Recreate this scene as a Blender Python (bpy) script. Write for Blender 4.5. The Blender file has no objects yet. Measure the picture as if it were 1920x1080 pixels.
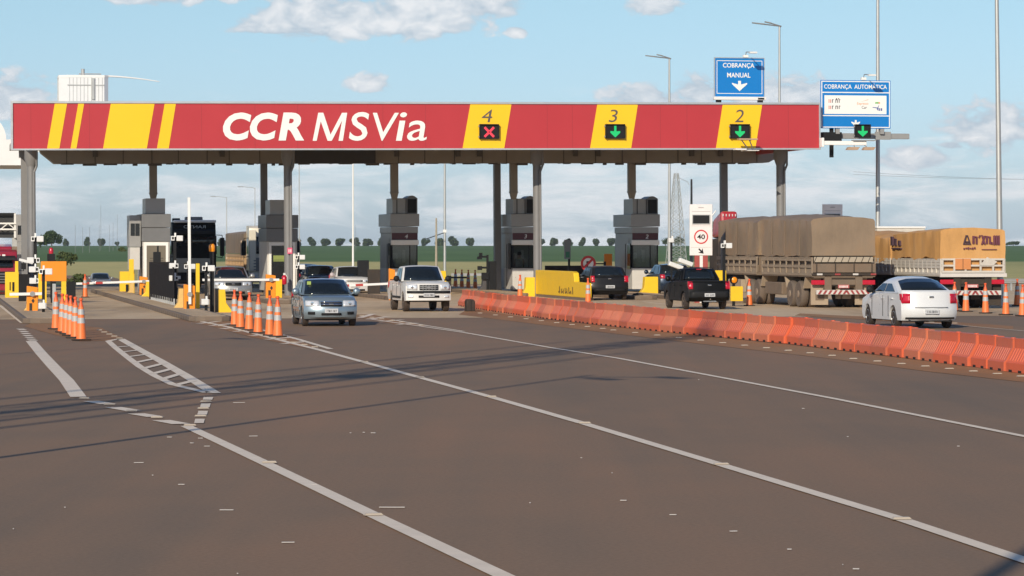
import bpy, bmesh, math, random
from mathutils import Vector, Matrix
R = math.radians
rnd = random.Random(7)
SC = bpy.context.scene
COL = SC.collection

# ---------------------------------------------------------------- camera
F, HC, HZ = 6000.0, 2.43, 460.0          # focal length (photo px), eye height (m), horizon row
cam_d = bpy.data.cameras.new('camera')
cam_d.sensor_width = 36.0
cam_d.lens = 36.0 * F / 1920.0
cam_d.shift_y = -(540.0 - HZ) / 1920.0
cam_d.clip_end = 20000.0
cam = bpy.data.objects.new('camera', cam_d)
COL.objects.link(cam)
cam.location = (0, 0, HC)
cam.rotation_euler = (R(90), 0, 0)
SC.camera = cam

# ---------------------------------------------------------------- light
SUN_T = 0.43
SUN_AZ, SUN_EL = R(17.5), math.atan(SUN_T)     # light travels towards +Y, a little to the right
sd = bpy.data.lights.new('sun', 'SUN')
sd.energy = 4.0
sd.angle = R(0.35)
sd.color = (1.0, 0.895, 0.715)
sun = bpy.data.objects.new('sun', sd)
COL.objects.link(sun)
ldir = Vector((math.sin(SUN_AZ) * math.cos(SUN_EL), math.cos(SUN_AZ) * math.cos(SUN_EL), -math.sin(SUN_EL)))
sun.rotation_euler = ldir.to_track_quat('-Z', 'Y').to_euler()
sun.location = (-30, -60, 60)

SC.view_settings.view_transform = 'Standard'
SC.view_settings.look = 'None'
SC.view_settings.exposure = 0.0
SC.view_settings.gamma = 1.0

# ---------------------------------------------------------------- world: sky + clouds
W = bpy.data.worlds.new('World')
SC.world = W
W.use_nodes = True
nt = W.node_tree
nt.nodes.clear()
NN = nt.nodes.new
LK = nt.links.new


def math_node(tree, op, a, b=None, c=None, clamp=False):
    n = tree.nodes.new('ShaderNodeMath')
    n.operation = op
    n.use_clamp = clamp
    for i, v in enumerate((a, b, c)):
        if v is None:
            continue
        if isinstance(v, (int, float)):
            n.inputs[i].default_value = v
        else:
            tree.links.new(v, n.inputs[i])
    return n.outputs[0]


def build_world():
    M = lambda op, a, b=None, c=None, clamp=False: math_node(nt, op, a, b, c, clamp)
    out = NN('ShaderNodeOutputWorld')
    bg = NN('ShaderNodeBackground')
    LK(bg.outputs[0], out.inputs[0])
    sky = NN('ShaderNodeTexSky')
    sky.sky_type = 'NISHITA'
    sky.sun_disc = False
    sky.sun_elevation = SUN_EL
    sky.sun_rotation = R(180 + 17.5)
    sky.air_density = 1.0
    sky.dust_density = 0.4
    sky.ozone_density = 1.6
    tc = NN('ShaderNodeTexCoord')
    sep = NN('ShaderNodeSeparateXYZ')
    LK(tc.outputs['Generated'], sep.inputs[0])
    x, y, z = sep.outputs
    az = M('MULTIPLY', M('ARCTAN2', x, y), 180 / math.pi)       # degrees right of +Y
    el = M('MULTIPLY', M('ARCSINE', z), 180 / math.pi)          # degrees above the horizon
    comb = NN('ShaderNodeCombineXYZ')
    LK(az, comb.inputs[0])
    LK(M('MULTIPLY', el, 1.7), comb.inputs[1])

    def noise(scale, detail, rough, off=0.0, dist=0.0):
        n = NN('ShaderNodeTexNoise')
        n.noise_dimensions = '3D'
        n.inputs['Scale'].default_value = scale
        n.inputs['Detail'].default_value = detail
        n.inputs['Roughness'].default_value = rough
        n.inputs['Distortion'].default_value = dist
        mp = NN('ShaderNodeMapping')
        mp.inputs['Location'].default_value = (off, off * 0.7, off * 0.3)
        LK(comb.outputs[0], mp.inputs[0])
        LK(mp.outputs[0], n.inputs['Vector'])
        return n.outputs['Fac']

    n1 = noise(1.05, 6, 0.56, 3.1, 0.4)
    n2 = noise(1.9, 5, 0.55, 9.3, 0.3)
    comb2 = NN('ShaderNodeCombineXYZ')
    LK(az, comb2.inputs[0])
    LK(M('MULTIPLY', el, 4.5), comb2.inputs[1])
    comb1, comb = comb, comb2
    n3 = noise(0.42, 6, 0.6, 21.0, 0.5)
    comb = comb1

    def puff(px, py, w, h, flat=0.35):
        """an elliptical cloud seed in degrees, flattened below its centre"""
        a0, e0 = math.degrees(math.atan((px - 960) / F)), math.degrees(math.atan((460 - py) / F))
        wd, hd = math.degrees(w / F), math.degrees(h / F)
        dx = M('DIVIDE', M('SUBTRACT', az, a0), wd)
        dy = M('DIVIDE', M('SUBTRACT', el, e0), hd)
        up = M('MAXIMUM', dy, 0.0)
        dn = M('DIVIDE', M('MINIMUM', dy, 0.0), flat)
        r2 = M('ADD', M('MULTIPLY', dx, dx), M('ADD', M('MULTIPLY', up, up), M('MULTIPLY', dn, dn)))
        return M('SUBTRACT', 1.0, M('SQRT', r2))

    seeds = [(600, 55, 165, 100, .26), (780, 50, 150, 110, .26), (900, 12, 110, 60, .45), (520, 58, 110, 42, .3),
             (300, -6, 190, 24, .9), (1228, 14, 66, 22, .9), (970, 60, 26, 14, .9),
             (1215, 190, 110, 34, .8), (1310, 172, 60, 40, .8), (1500, 184, 130, 52, .8), (1420, 186, 90, 40, .8), (25, 190, 85, 58, .7),
             (1860, 245, 130, 60, .8), (1720, 300, 90, 30, .8), (1785, 275, 32, 12, .8), (690, 158, 50, 22, .9), (2300, 120, 200, 80, .5), (-500, 100, 300, 100, .4)]
    d = None
    for s in seeds:
        p = puff(*s)
        d = p if d is None else M('MAXIMUM', d, p)
    low = M('SUBTRACT', 1.0, M('ABSOLUTE', M('DIVIDE', M('SUBTRACT', el, 0.85), 1.0)))   # thin bank near the horizon
    big = M('ADD', M('MAXIMUM', d, -1.2), M('MULTIPLY', M('SUBTRACT', n2, 0.5), 2.0))
    big = M('ADD', big, M('MULTIPLY', M('SUBTRACT', n1, 0.5), 0.7))
    mr = NN('ShaderNodeMapRange')
    mr.interpolation_type = 'SMOOTHSTEP'
    mr.inputs['From Min'].default_value = 0.02
    mr.inputs['From Max'].default_value = 0.42
    LK(big, mr.inputs['Value'])
    alpha = mr.outputs[0]
    wisp = M('ADD', M('MULTIPLY', M('SUBTRACT', n3, 0.5), 3.6), M('MULTIPLY', low, 0.5))
    mr2 = NN('ShaderNodeMapRange')
    mr2.interpolation_type = 'SMOOTHSTEP'
    mr2.inputs['From Min'].default_value = -0.05
    mr2.inputs['From Max'].default_value = 0.95
    mr2.inputs['To Max'].default_value = 0.92
    LK(wisp, mr2.inputs['Value'])
    alpha2 = mr2.outputs[0]

    skyc = NN('ShaderNodeMix')
    skyc.data_type = 'RGBA'
    skyc.blend_type = 'MULTIPLY'
    skyc.inputs['Factor'].default_value = 1.0
    LK(sky.outputs[0], skyc.inputs['A'])
    tr = NN('ShaderNodeValToRGB')              # clear-air correction: bluer towards the horizon
    tr.color_ramp.elements[0].color = (0.66, 0.86, 1.46, 1)
    tr.color_ramp.elements[1].color = (SKY_TINT[0], SKY_TINT[1], SKY_TINT[2], 1)
    LK(M('DIVIDE', el, 4.5, None, True), tr.inputs[0])
    LK(tr.outputs[0], skyc.inputs['B'])

    # cloud tone: bright lumps and blue-grey undersides
    ramp = NN('ShaderNodeValToRGB')
    ramp.color_ramp.elements[0].position = 0.32
    ramp.color_ramp.elements[0].color = (CL_D[0], CL_D[1], CL_D[2], 1)
    ramp.color_ramp.elements[1].position = 0.66
    ramp.color_ramp.elements[1].color = (CL_B[0], CL_B[1], CL_B[2], 1)
    tone = M('ADD', M('MULTIPLY', n2, 0.75), M('MULTIPLY', M('SUBTRACT', big, 0.2), 0.22))
    LK(tone, ramp.inputs[0])
    m1 = NN('ShaderNodeMix')
    m1.data_type = 'RGBA'
    LK(alpha2, m1.inputs['Factor'])
    LK(skyc.outputs['Result'], m1.inputs['A'])
    m1.inputs['B'].default_value = (CL_W[0], CL_W[1], CL_W[2], 1)
    m2 = NN('ShaderNodeMix')
    m2.data_type = 'RGBA'
    LK(M('MULTIPLY', alpha, 0.93), m2.inputs['Factor'])
    LK(m1.outputs['Result'], m2.inputs['A'])
    LK(ramp.outputs[0], m2.inputs['B'])
    LK(m2.outputs['Result'], bg.inputs[0])
    bg.inputs[1].default_value = 0.1


SKY_TINT = (0.71, 0.87, 1.09)
CL_D, CL_B, CL_W = (5.2, 6.1, 7.0), (8.9, 9.0, 9.2), (8.9, 9.2, 9.5)
build_world()

# ---------------------------------------------------------------- frames
TH = math.atan(1091.0 / F)                # the road heads this far left of the view axis
CT, ST = math.cos(TH), math.sin(TH)
OX, OY = -5.57, 152.0                     # a point on the canopy's front edge


def RW(x, y, z=0.0):
    """road frame (x across, y along, origin on the canopy front) -> world"""
    return Vector((OX + x * CT - y * ST, OY + x * ST + y * CT, z))


def WR(X, Y):
    dx, dy = X - OX, Y - OY
    return dx * CT + dy * ST, -dx * ST + dy * CT


def G(px, py, z=0.0):
    """the ground point seen at a photo pixel"""
    Y = F * (HC - z) / (py - HZ)
    return Vector(((px - 960) / F * Y, Y, z))


def GR(px, py):
    p = G(px, py)
    return WR(p.x, p.y)


def LX(px, yl):
    """x in the road frame of a photo column on the line y = yl"""
    k = (px - 960) / F
    return (k * (OY + yl * CT) - OX + yl * ST) / (CT - k * ST)


def ZY(py, Y):
    return HC + (HZ - py) * Y / F


def WY(xl, yl):
    return OY + xl * ST + yl * CT


# ---------------------------------------------------------------- materials
def principled(name):
    m = bpy.data.materials.new(name)
    m.use_nodes = True
    return m, m.node_tree, m.node_tree.nodes['Principled BSDF']


MATS = {}


def mat(name, col, rough=0.5, metal=0.0, var=0.10, scale=2.5, dust=0.0, bump=0.0, coat=0.0, emit=None):
    if name in MATS:
        return MATS[name]
    m, t, b = principled(name)
    tc = t.nodes.new('ShaderNodeTexCoord')
    no = t.nodes.new('ShaderNodeTexNoise')
    no.inputs['Scale'].default_value = scale
    no.inputs['Detail'].default_value = 5
    no.inputs['Roughness'].default_value = 0.62
    t.links.new(tc.outputs['Object'], no.inputs['Vector'])
    mx = t.nodes.new('ShaderNodeMix')
    mx.data_type = 'RGBA'
    mx.inputs['A'].default_value = tuple(c * (1 - var) for c in col) + (1,)
    mx.inputs['B'].default_value = tuple(min(1, c * (1 + var)) for c in col) + (1,)
    t.links.new(no.outputs['Fac'], mx.inputs['Factor'])
    res = mx.outputs['Result']
    if dust:
        n2 = t.nodes.new('ShaderNodeTexNoise')
        n2.inputs['Scale'].default_value = scale * 0.6
        n2.inputs['Detail'].default_value = 7
        n2.inputs['Roughness'].default_value = 0.7
        t.links.new(tc.outputs['Object'], n2.inputs['Vector'])
        f = math_node(t, 'MULTIPLY', math_node(t, 'SUBTRACT', n2.outputs['Fac'], 0.32, None, True), 2.4 * dust, None, True)
        d = t.nodes.new('ShaderNodeMix')
        d.data_type = 'RGBA'
        t.links.new(f, d.inputs['Factor'])
        t.links.new(res, d.inputs['A'])
        d.inputs['B'].default_value = (0.23, 0.13, 0.075, 1)
        res = d.outputs['Result']
    t.links.new(res, b.inputs['Base Color'])
    rr = math_node(t, 'ADD', math_node(t, 'MULTIPLY', no.outputs['Fac'], 0.2), rough - 0.1, None, True)
    t.links.new(rr, b.inputs['Roughness'])
    b.inputs['Metallic'].default_value = metal
    b.inputs['Coat Weight'].default_value = coat
    b.inputs['Coat Roughness'].default_value = 0.08
    if bump:
        bp = t.nodes.new('ShaderNodeBump')
        bp.inputs['Strength'].default_value = bump
        bp.inputs['Distance'].default_value = 0.03
        t.links.new(no.outputs['Fac'], bp.inputs['Height'])
        t.links.new(bp.outputs[0], b.inputs['Normal'])
    if emit:
        b.inputs['Emission Color'].default_value = emit[:3] + (1,)
        b.inputs['Emission Strength'].default_value = emit[3]
    MATS[name] = m
    return m


def ramp_node(t, stops):
    r = t.nodes.new('ShaderNodeValToRGB')
    e = r.color_ramp.elements
    e[0].position, e[0].color = stops[0][0], stops[0][1] + (1,)
    e[1].position, e[1].color = stops[-1][0], stops[-1][1] + (1,)
    for p, c in stops[1:-1]:
        k = e.new(p)
        k.color = c + (1,)
    return r


def ground_mat(name, a, b_, c_, streak=True, fine=0.25, rough=0.86):
    """worn paving: large stains, streaks along the road, fine grain"""
    m, t, b = principled(name)
    tc = t.nodes.new('ShaderNodeTexCoord')

    def nz(scale, detail, sx=1, sy=1, rg=0.6, dist=0.0, rot=TH):
        mp = t.nodes.new('ShaderNodeMapping')
        mp.inputs['Rotation'].default_value = (0, 0, -rot)
        mp.inputs['Scale'].default_value = (sx, sy, 1)
        t.links.new(tc.outputs['Object'], mp.inputs[0])
        n = t.nodes.new('ShaderNodeTexNoise')
        n.inputs['Scale'].default_value = scale
        n.inputs['Detail'].default_value = detail
        n.inputs['Roughness'].default_value = rg
        n.inputs['Distortion'].default_value = dist
        t.links.new(mp.outputs[0], n.inputs['Vector'])
        return n.outputs['Fac']
    big = nz(0.07, 4, 1.6, 0.5)
    stk = nz(0.9, 4, 1.0, 0.03)
    med = nz(0.6, 5, 1, 0.5)
    grn = nz(22, 3)
    v = math_node(t, 'ADD', math_node(t, 'MULTIPLY', big, 0.55), math_node(t, 'MULTIPLY', stk, 0.3 if streak else 0.05))
    v = math_node(t, 'ADD', v, math_node(t, 'MULTIPLY', med, 0.2))
    r = ramp_node(t, [(0.40, a), (0.52, b_), (0.64, c_)])
    t.links.new(v, r.inputs[0])
    mx = t.nodes.new('ShaderNodeMix')
    mx.data_type = 'RGBA'
    mx.blend_type = 'MULTIPLY'
    mx.inputs['Factor'].default_value = 1.0
    t.links.new(r.outputs[0], mx.inputs['A'])
    g = math_node(t, 'ADD', math_node(t, 'MULTIPLY', grn, fine * 2), 1 - fine)
    cb = t.nodes.new('ShaderNodeCombineColor')
    for i in range(3):
        t.links.new(g, cb.inputs[i])
    t.links.new(cb.outputs[0], mx.inputs['B'])
    t.links.new(mx.outputs['Result'], b.inputs['Base Color'])
    b.inputs['Roughness'].default_value = rough
    b.inputs['Specular IOR Level'].default_value = 0.25
    bp = t.nodes.new('ShaderNodeBump')
    bp.inputs['Strength'].default_value = 0.25
    bp.inputs['Distance'].default_value = 0.01
    t.links.new(grn, bp.inputs['Height'])
    t.links.new(bp.outputs[0], b.inputs['Normal'])
    return m


M_asphalt = ground_mat('asphalt', (0.208, 0.146, 0.098), (0.258, 0.165, 0.102), (0.302, 0.176, 0.103))
M_concrete = ground_mat('concrete_apron', (0.42, 0.295, 0.18), (0.58, 0.42, 0.26), (0.68, 0.51, 0.33), fine=0.12)
M_dirt = ground_mat('red_dirt', (0.27, 0.14, 0.07), (0.36, 0.18, 0.08), (0.33, 0.20, 0.11), fine=0.3)
M_paint = mat('road_paint', (0.86, 0.72, 0.57), 0.8, var=0.12, scale=3, dust=0.14)
M_kerb = mat('kerb_concrete', (0.17, 0.135, 0.105), 0.85, var=0.3, scale=1.5, dust=0.4)

m_red = mat('fascia_red', (0.47, 0.036, 0.044), 0.32, var=0.09, scale=0.5)
m_yel = mat('fascia_yellow', (0.92, 0.55, 0.012), 0.35, var=0.04, scale=0.4)
m_white = mat('sign_white', (0.85, 0.83, 0.80), 0.4, var=0.03)
m_alu = mat('aluminium_trim', (0.60, 0.60, 0.60), 0.35, 0.6)
m_roof = mat('roof_sheet', (0.40, 0.39, 0.37), 0.5, var=0.15)
m_duct = mat('duct_beige', (0.27, 0.245, 0.21), 0.55, var=0.12, scale=1.5, dust=0.2)
m_steel = mat('column_grey_paint', (0.20, 0.20, 0.205), 0.45, var=0.12, dust=0.1)
m_panel = mat('booth_grey_shaded_panel', (0.33, 0.325, 0.32), 0.38, 0.15, var=0.08, dust=0.08)  # darker copy of the booths' light grey: upper shade put into the colour
m_paneld = mat('booth_dark_panel', (0.17, 0.17, 0.175), 0.4, 0.1, var=0.1)
m_boothw = mat('booth_pale_sunlit_panel', (0.60, 0.58, 0.55), 0.5, var=0.08, dust=0.15)  # paler copy of the booths' light grey: sunlit lower tone put into the colour
m_glassd = mat('tinted_glass', (0.012, 0.014, 0.016), 0.06, var=0.1)
m_black = mat('black_plastic', (0.018, 0.018, 0.019), 0.5, var=0.2)
m_rubber = mat('black_rubber', (0.022, 0.02, 0.019), 0.85, var=0.25, dust=0.25)
m_maroon = mat('maroon_strip', (0.085, 0.012, 0.016), 0.4)
m_orange = mat('cabinet_orange', (0.90, 0.28, 0.01), 0.4, var=0.06, dust=0.06)
m_yellow = mat('barrier_yellow', (0.90, 0.56, 0.012), 0.5, var=0.08, dust=0.10)
m_tan = mat('tan_yellow_concrete', (0.78, 0.50, 0.16), 0.75, var=0.12, dust=0.2)  # tan tone of the splayed barriers
m_conebody = mat('cone_orange', (0.90, 0.20, 0.045), 0.5, var=0.10, scale=6, dust=0.10)
m_conetop = mat('cone_top_orange', (0.80, 0.115, 0.03), 0.45, var=0.1)
m_band = mat('reflective_band', (0.46, 0.45, 0.44), 0.35, 0.0, var=0.18, scale=8)
m_barrier = mat('barrier_orange_plastic', (0.64, 0.125, 0.052), 0.5, var=0.14, scale=1.8, dust=0.22)
m_redpaint = mat('red_paint', (0.55, 0.03, 0.03), 0.4)
m_boomw = mat('boom_white', (0.82, 0.80, 0.77), 0.4, var=0.04)
m_boomr = mat('boom_red', (0.45, 0.05, 0.04), 0.4)
m_galv = mat('galvanised_steel', (0.48, 0.48, 0.47), 0.45, 0.5, var=0.12)
m_blue = mat('sign_blue', (0.003, 0.19, 0.56), 0.35, var=0.03)
m_greenled = mat('green_lamp', (0.01, 0.35, 0.10), 0.4, emit=(0.0, 0.55, 0.16, 0.5))
m_redled = mat('red_lamp', (0.5, 0.03, 0.05), 0.4, emit=(0.9, 0.05, 0.08, 0.7))
m_amber = mat('amber_lens', (0.95, 0.30, 0.01), 0.25, var=0.1)
m_fence = mat('dark_fence_panel', (0.014, 0.0145, 0.016), 0.7, var=0.2, dust=0.05)
m_num = mat('number_grey', (0.10, 0.085, 0.08), 0.5)
m_cam = mat('camera_white', (0.75, 0.74, 0.72), 0.4)
m_grey = mat('grey_paint', (0.28, 0.28, 0.28), 0.5)
m_chrome = mat('chrome', (0.7, 0.7, 0.7), 0.15, 1.0)
m_lamp = mat('headlamp_glass', (0.75, 0.76, 0.78), 0.12, 0.3, var=0.25, scale=14)
m_tail = mat('tail_lamp_red', (0.50, 0.012, 0.035), 0.18, var=0.3, scale=12)
m_plate = mat('number_plate', (0.55, 0.55, 0.56), 0.4)
m_glyph = mat('plate_letters', (0.06, 0.06, 0.07), 0.5)
m_carglass = mat('car_glass', (0.010, 0.014, 0.018), 0.05, var=0.2)
m_under = mat('underbody_black', (0.010, 0.009, 0.009), 0.9)
m_rim = mat('wheel_rim', (0.42, 0.42, 0.43), 0.35, 0.7, var=0.2, scale=6)
m_rimdirty = mat('dusty_rim', (0.30, 0.23, 0.17), 0.7, var=0.2, scale=6, dust=0.3)


# ---------------------------------------------------------------- mesh builder
class MB:
    def __init__(s):
        s.v, s.f = [], []

    def add(s, vs, fs, M=None):
        o = len(s.v)
        s.v += [tuple(M @ Vector(p)) if M else tuple(p) for p in vs]
        s.f += [tuple(i + o for i in f) for f in fs]
        return s

    def box(s, x0, x1, y0, y1, z0, z1, M=None):
        v = [(x, y, z) for z in (z0, z1) for y in (y0, y1) for x in (x0, x1)]
        return s.add(v, [(0, 2, 3, 1), (4, 5, 7, 6), (0, 1, 5, 4), (2, 6, 7, 3), (0, 4, 6, 2), (1, 3, 7, 5)], M)

    def prism(s, pts, axis, a, b, M=None):
        n = len(pts)
        mk = {'x': lambda p, t: (t, p[0], p[1]), 'y': lambda p, t: (p[0], t, p[1]), 'z': lambda p, t: (p[0], p[1], t)}[axis]
        v = [mk(p, a) for p in pts] + [mk(p, b) for p in pts]
        f = [tuple(range(n)), tuple(range(2 * n - 1, n - 1, -1))] + [(i, i + n, (i + 1) % n + n, (i + 1) % n) for i in range(n)]
        return s.add(v, f, M)

    def cyl(s, p0, p1, r0, r1=None, n=12, cap=True):
        r1 = r0 if r1 is None else r1
        p0, p1 = Vector(p0), Vector(p1)
        d = (p1 - p0).normalized()
        a = d.orthogonal().normalized()
        b = d.cross(a)
        v = []
        for p, r in ((p0, r0), (p1, r1)):
            for i in range(n):
                t = 2 * math.pi * i / n
                v.append(p + (a * math.cos(t) + b * math.sin(t)) * r)
        f = [(i, (i + 1) % n, (i + 1) % n + n, i + n) for i in range(n)]
        if cap:
            f += [tuple(range(n - 1, -1, -1)), tuple(range(n, 2 * n))]
        return s.add(v, f)

    def lathe(s, prof, c=(0, 0, 0), axis='z', n=20, cap=True):
        """prof: (radius, height) pairs"""
        v, f = [], []
        for r, h in prof:
            for i in range(n):
                t = 2 * math.pi * i / n
                u, w = r * math.cos(t), r * math.sin(t)
                v.append({'z': (c[0] + u, c[1] + w, c[2] + h), 'x': (c[0] + h, c[1] + u, c[2] + w), 'y': (c[0] + u, c[1] + h, c[2] + w)}[axis])
        for k in range(len(prof) - 1):
            for i in range(n):
                j = (i + 1) % n
                f.append((k * n + i, k * n + j, (k + 1) * n + j, (k + 1) * n + i))
        if cap:
            f.append(tuple(range(n)))
            f.append(tuple((len(prof) - 1) * n + i for i in range(n)))
        return s.add(v, f)

    def tube(s, pts, r, n=8):
        for a, b in zip(pts[:-1], pts[1:]):
            s.cyl(a, b, r, r, n)
        return s

    def grid(s, rows):
        nr, nc = len(rows), len(rows[0])
        v = [p for r in rows for p in r]
        f = [(i * nc + j, i * nc + j + 1, (i + 1) * nc + j + 1, (i + 1) * nc + j) for i in range(nr - 1) for j in range(nc - 1)]
        return s.add(v, f)

    def loft(s, loops, caps=True):
        n = len(loops[0])
        v = [p for l in loops for p in l]
        f = [(k * n + i, k * n + (i + 1) % n, (k + 1) * n + (i + 1) % n, (k + 1) * n + i) for k in range(len(loops) - 1) for i in range(n)]
        if caps:
            f += [tuple(range(n)), tuple((len(loops) - 1) * n + i for i in range(n))]
        return s.add(v, f)

    def build(s, name, m, parent=None, smooth=None, bevel=0.0, solid=0.0, loc=None, rz=0.0):
        me = bpy.data.meshes.new(name)
        me.from_pydata(s.v, [], s.f)
        bm = bmesh.new()
        bm.from_mesh(me)
        bmesh.ops.remove_doubles(bm, verts=bm.verts, dist=1e-5)
        bmesh.ops.recalc_face_normals(bm, faces=bm.faces)
        if smooth:
            lim = R(smooth)
            for f in bm.faces:
                f.smooth = True
            for e in bm.edges:
                if len(e.link_faces) == 2 and e.calc_face_angle(0) > lim:
                    e.smooth = False
        bm.to_mesh(me)
        bm.free()
        me.materials.append(m)
        o = bpy.data.objects.new(name, me)
        COL.objects.link(o)
        if parent is not None:
            o.parent = parent
        if loc is not None:
            o.location = loc
        o.rotation_euler.z = rz
        if bevel:
            b = o.modifiers.new('bevel', 'BEVEL')
            b.width = bevel
            b.segments = 2
            b.limit_method = 'ANGLE'
            b.angle_limit = R(40)
        if solid:
            b = o.modifiers.new('solidify', 'SOLIDIFY')
            b.thickness = solid
            b.offset = 0
        return o


def tag(o, label, cat, group=None, kind=None):
    o['label'] = label
    o['category'] = cat
    if group:
        o['group'] = group
    if kind:
        o['kind'] = kind
    return o


def thing(name, label, cat, loc=(0, 0, 0), rz=0.0, group=None):
    o = bpy.data.objects.new(name, None)
    COL.objects.link(o)
    o.location = loc
    o.rotation_euler = (0, 0, rz)
    o.empty_display_size = 0.2
    return tag(o, label, cat, group)


def struct(o):
    o['kind'] = 'structure'
    return o


def dup(root, label, loc=None, rz=None):
    """copy a thing with its parts and sub-parts (mesh data shared)"""
    def cp(o, parent):
        c = o.copy()
        COL.objects.link(c)
        c.parent = parent
        for ch in list(o.children):
            cp(ch, c)
        return c
    r = cp(root, None)
    r['label'] = label
    if loc is not None:
        r.location = loc
    if rz is not None:
        r.rotation_euler.z = rz
    return r


def letters(name, txt, m, parent, x0, x1, z0, z1, y, shear=0.0, fat=0.0, depth=0.012):
    """text as a thin mesh in the XZ plane facing -Y, fitted into a box"""
    cu = bpy.data.curves.new('text', 'FONT')
    cu.body = txt
    cu.shear = shear
    cu.offset = fat
    cu.extrude = 0.01
    cu.resolution_u = 4
    o = bpy.data.objects.new('text', cu)
    COL.objects.link(o)
    bpy.context.view_layer.update()
    dg = bpy.context.evaluated_depsgraph_get()
    me = bpy.data.meshes.new_from_object(o.evaluated_get(dg))
    bpy.data.objects.remove(o)
    xs = [v.co.x for v in me.vertices]
    ys = [v.co.y for v in me.vertices]
    ax, bx, ay, by = min(xs), max(xs), min(ys), max(ys)
    for v in me.vertices:
        u = (v.co.x - ax) / (bx - ax)
        w = (v.co.y - ay) / (by - ay)
        d = depth if v.co.z > 0 else 0.0
        v.co = (x0 + u * (x1 - x0), y - d, z0 + w * (z1 - z0))
    me.materials.clear()
    me.materials.append(m)
    q = bpy.data.objects.new(name, me)
    COL.objects.link(q)
    q.parent = parent
    return q


# ---------------------------------------------------------------- terrain, road, markings
def sstep(a, b, t):
    t = max(0.0, min(1.0, (t - a) / (b - a)))
    return t * t * (3 - 2 * t)


def tz(X, Y):
    if Y < 200:
        z = 0.0
    elif Y < 300:
        z = -1.75 * sstep(200, 300, Y)
    elif Y < 2200:
        z = -1.75 + (2.15 + 1.75) * ((Y - 300) / 1900.0) ** 0.55
    else:
        z = 2.15 - (Y - 2200) * 0.0009
    return z


def make_ground():
    mb = MB()
    xs = [-6000, -3000, -1500, -800, -400, -200, -100, -60, -30, 0, 30, 60, 100, 200, 400, 800, 1500, 3000, 6000]
    ys = [-300, -100, 0, 100, 190, 200, 215, 230, 245, 260, 275, 290, 300, 320, 340, 360, 380, 400, 430, 460, 500, 550, 600, 700, 800, 950, 1100, 1300, 1500, 1800, 2200, 3000, 6000, 12000]
    mb.grid([[(x, y, tz(x, y) - 0.05) for x in xs] for y in ys])
    m, t, b = principled('field')
    tc = t.nodes.new('ShaderNodeTexCoord')
    sp = t.nodes.new('ShaderNodeSeparateXYZ')
    t.links.new(tc.outputs['Object'], sp.inputs[0])

    def nz(scale, sx, sy, det=5):
        mp = t.nodes.new('ShaderNodeMapping')
        mp.inputs['Scale'].default_value = (sx, sy, 1)
        t.links.new(tc.outputs['Object'], mp.inputs[0])
        n = t.nodes.new('ShaderNodeTexNoise')
        n.inputs['Scale'].default_value = scale
        n.inputs['Detail'].default_value = det
        n.inputs['Roughness'].default_value = 0.65
        t.links.new(mp.outputs[0], n.inputs['Vector'])
        return n.outputs['Fac']
    n1 = nz(0.02, 1, 0.35)
    n2 = nz(0.5, 1, 0.15)
    near = ramp_node(t, [(0.3, (0.42, 0.38, 0.155)), (0.55, (0.54, 0.46, 0.19)), (0.75, (0.62, 0.51, 0.23))])
    t.links.new(math_node(t, 'ADD', math_node(t, 'MULTIPLY', n1, 0.6), math_node(t, 'MULTIPLY', n2, 0.4)), near.inputs[0])
    far = ramp_node(t, [(0.3, (0.09, 0.155, 0.050)), (0.7, (0.13, 0.205, 0.070))])
    t.links.new(n1, far.inputs[0])
    edge = math_node(t, 'ADD', sp.outputs[1], math_node(t, 'MULTIPLY', math_node(t, 'SUBTRACT', n1, 0.5), 40))
    mr = t.nodes.new('ShaderNodeMapRange')
    mr.inputs['From Min'].default_value = 555
    mr.inputs['From Max'].default_value = 580
    t.links.new(edge, mr.inputs['Value'])
    # to the far right the nearer crop stays green
    mrx = t.nodes.new('ShaderNodeMapRange')
    mrx.inputs['From Min'].default_value = 30
    mrx.inputs['From Max'].default_value = 75
    mrx.inputs['To Max'].default_value = 0.6
    t.links.new(math_node(t, 'SUBTRACT', sp.outputs[0], math_node(t, 'MULTIPLY', sp.outputs[1], 0.05)), mrx.inputs['Value'])
    mx = t.nodes.new('ShaderNodeMix')
    mx.data_type = 'RGBA'
    t.links.new(math_node(t, 'MAXIMUM', mr.outputs[0], mrx.outputs[0]), mx.inputs['Factor'])
    t.links.new(near.outputs[0], mx.inputs['A'])
    t.links.new(far.outputs[0], mx.inputs['B'])
    t.links.new(mx.outputs['Result'], b.inputs['Base Color'])
    b.inputs['Roughness'].default_value = 0.95
    b.inputs['Specular IOR Level'].default_value = 0.1
    struct(mb.build('ground', m, smooth=60))


make_ground()


def rpoly(pts, z):
    """polygon in the road frame -> world points"""
    return [tuple(RW(x, y, z)) for x, y in pts]


def sheet(name, m, pts, z):
    mb = MB()
    mb.add(rpoly(pts, z), [tuple(range(len(pts)))])
    return struct(mb.build(name, m))


sheet('asphalt_road', M_asphalt, [(-70, -160), (110, -160), (110, 46), (-70, 46)], 0.0)
sheet('concrete_apron', M_concrete, [(-60, -44.5), (-13.5, -44.5), (2, -45), (60, -46), (60, 42), (-60, 42)], 0.004)
mb = MB()                                   # the carriageway beyond the plaza, following the dip
mb.grid([[tuple(Vector((*RW(x, y)[:2], tz(*RW(x, y)[:2]) + 0.012))) for x in (-11.5, -8, -4, -1.5)] for y in range(42, 230, 8)])
struct(mb.build('far_road', M_asphalt, smooth=60))


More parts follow.
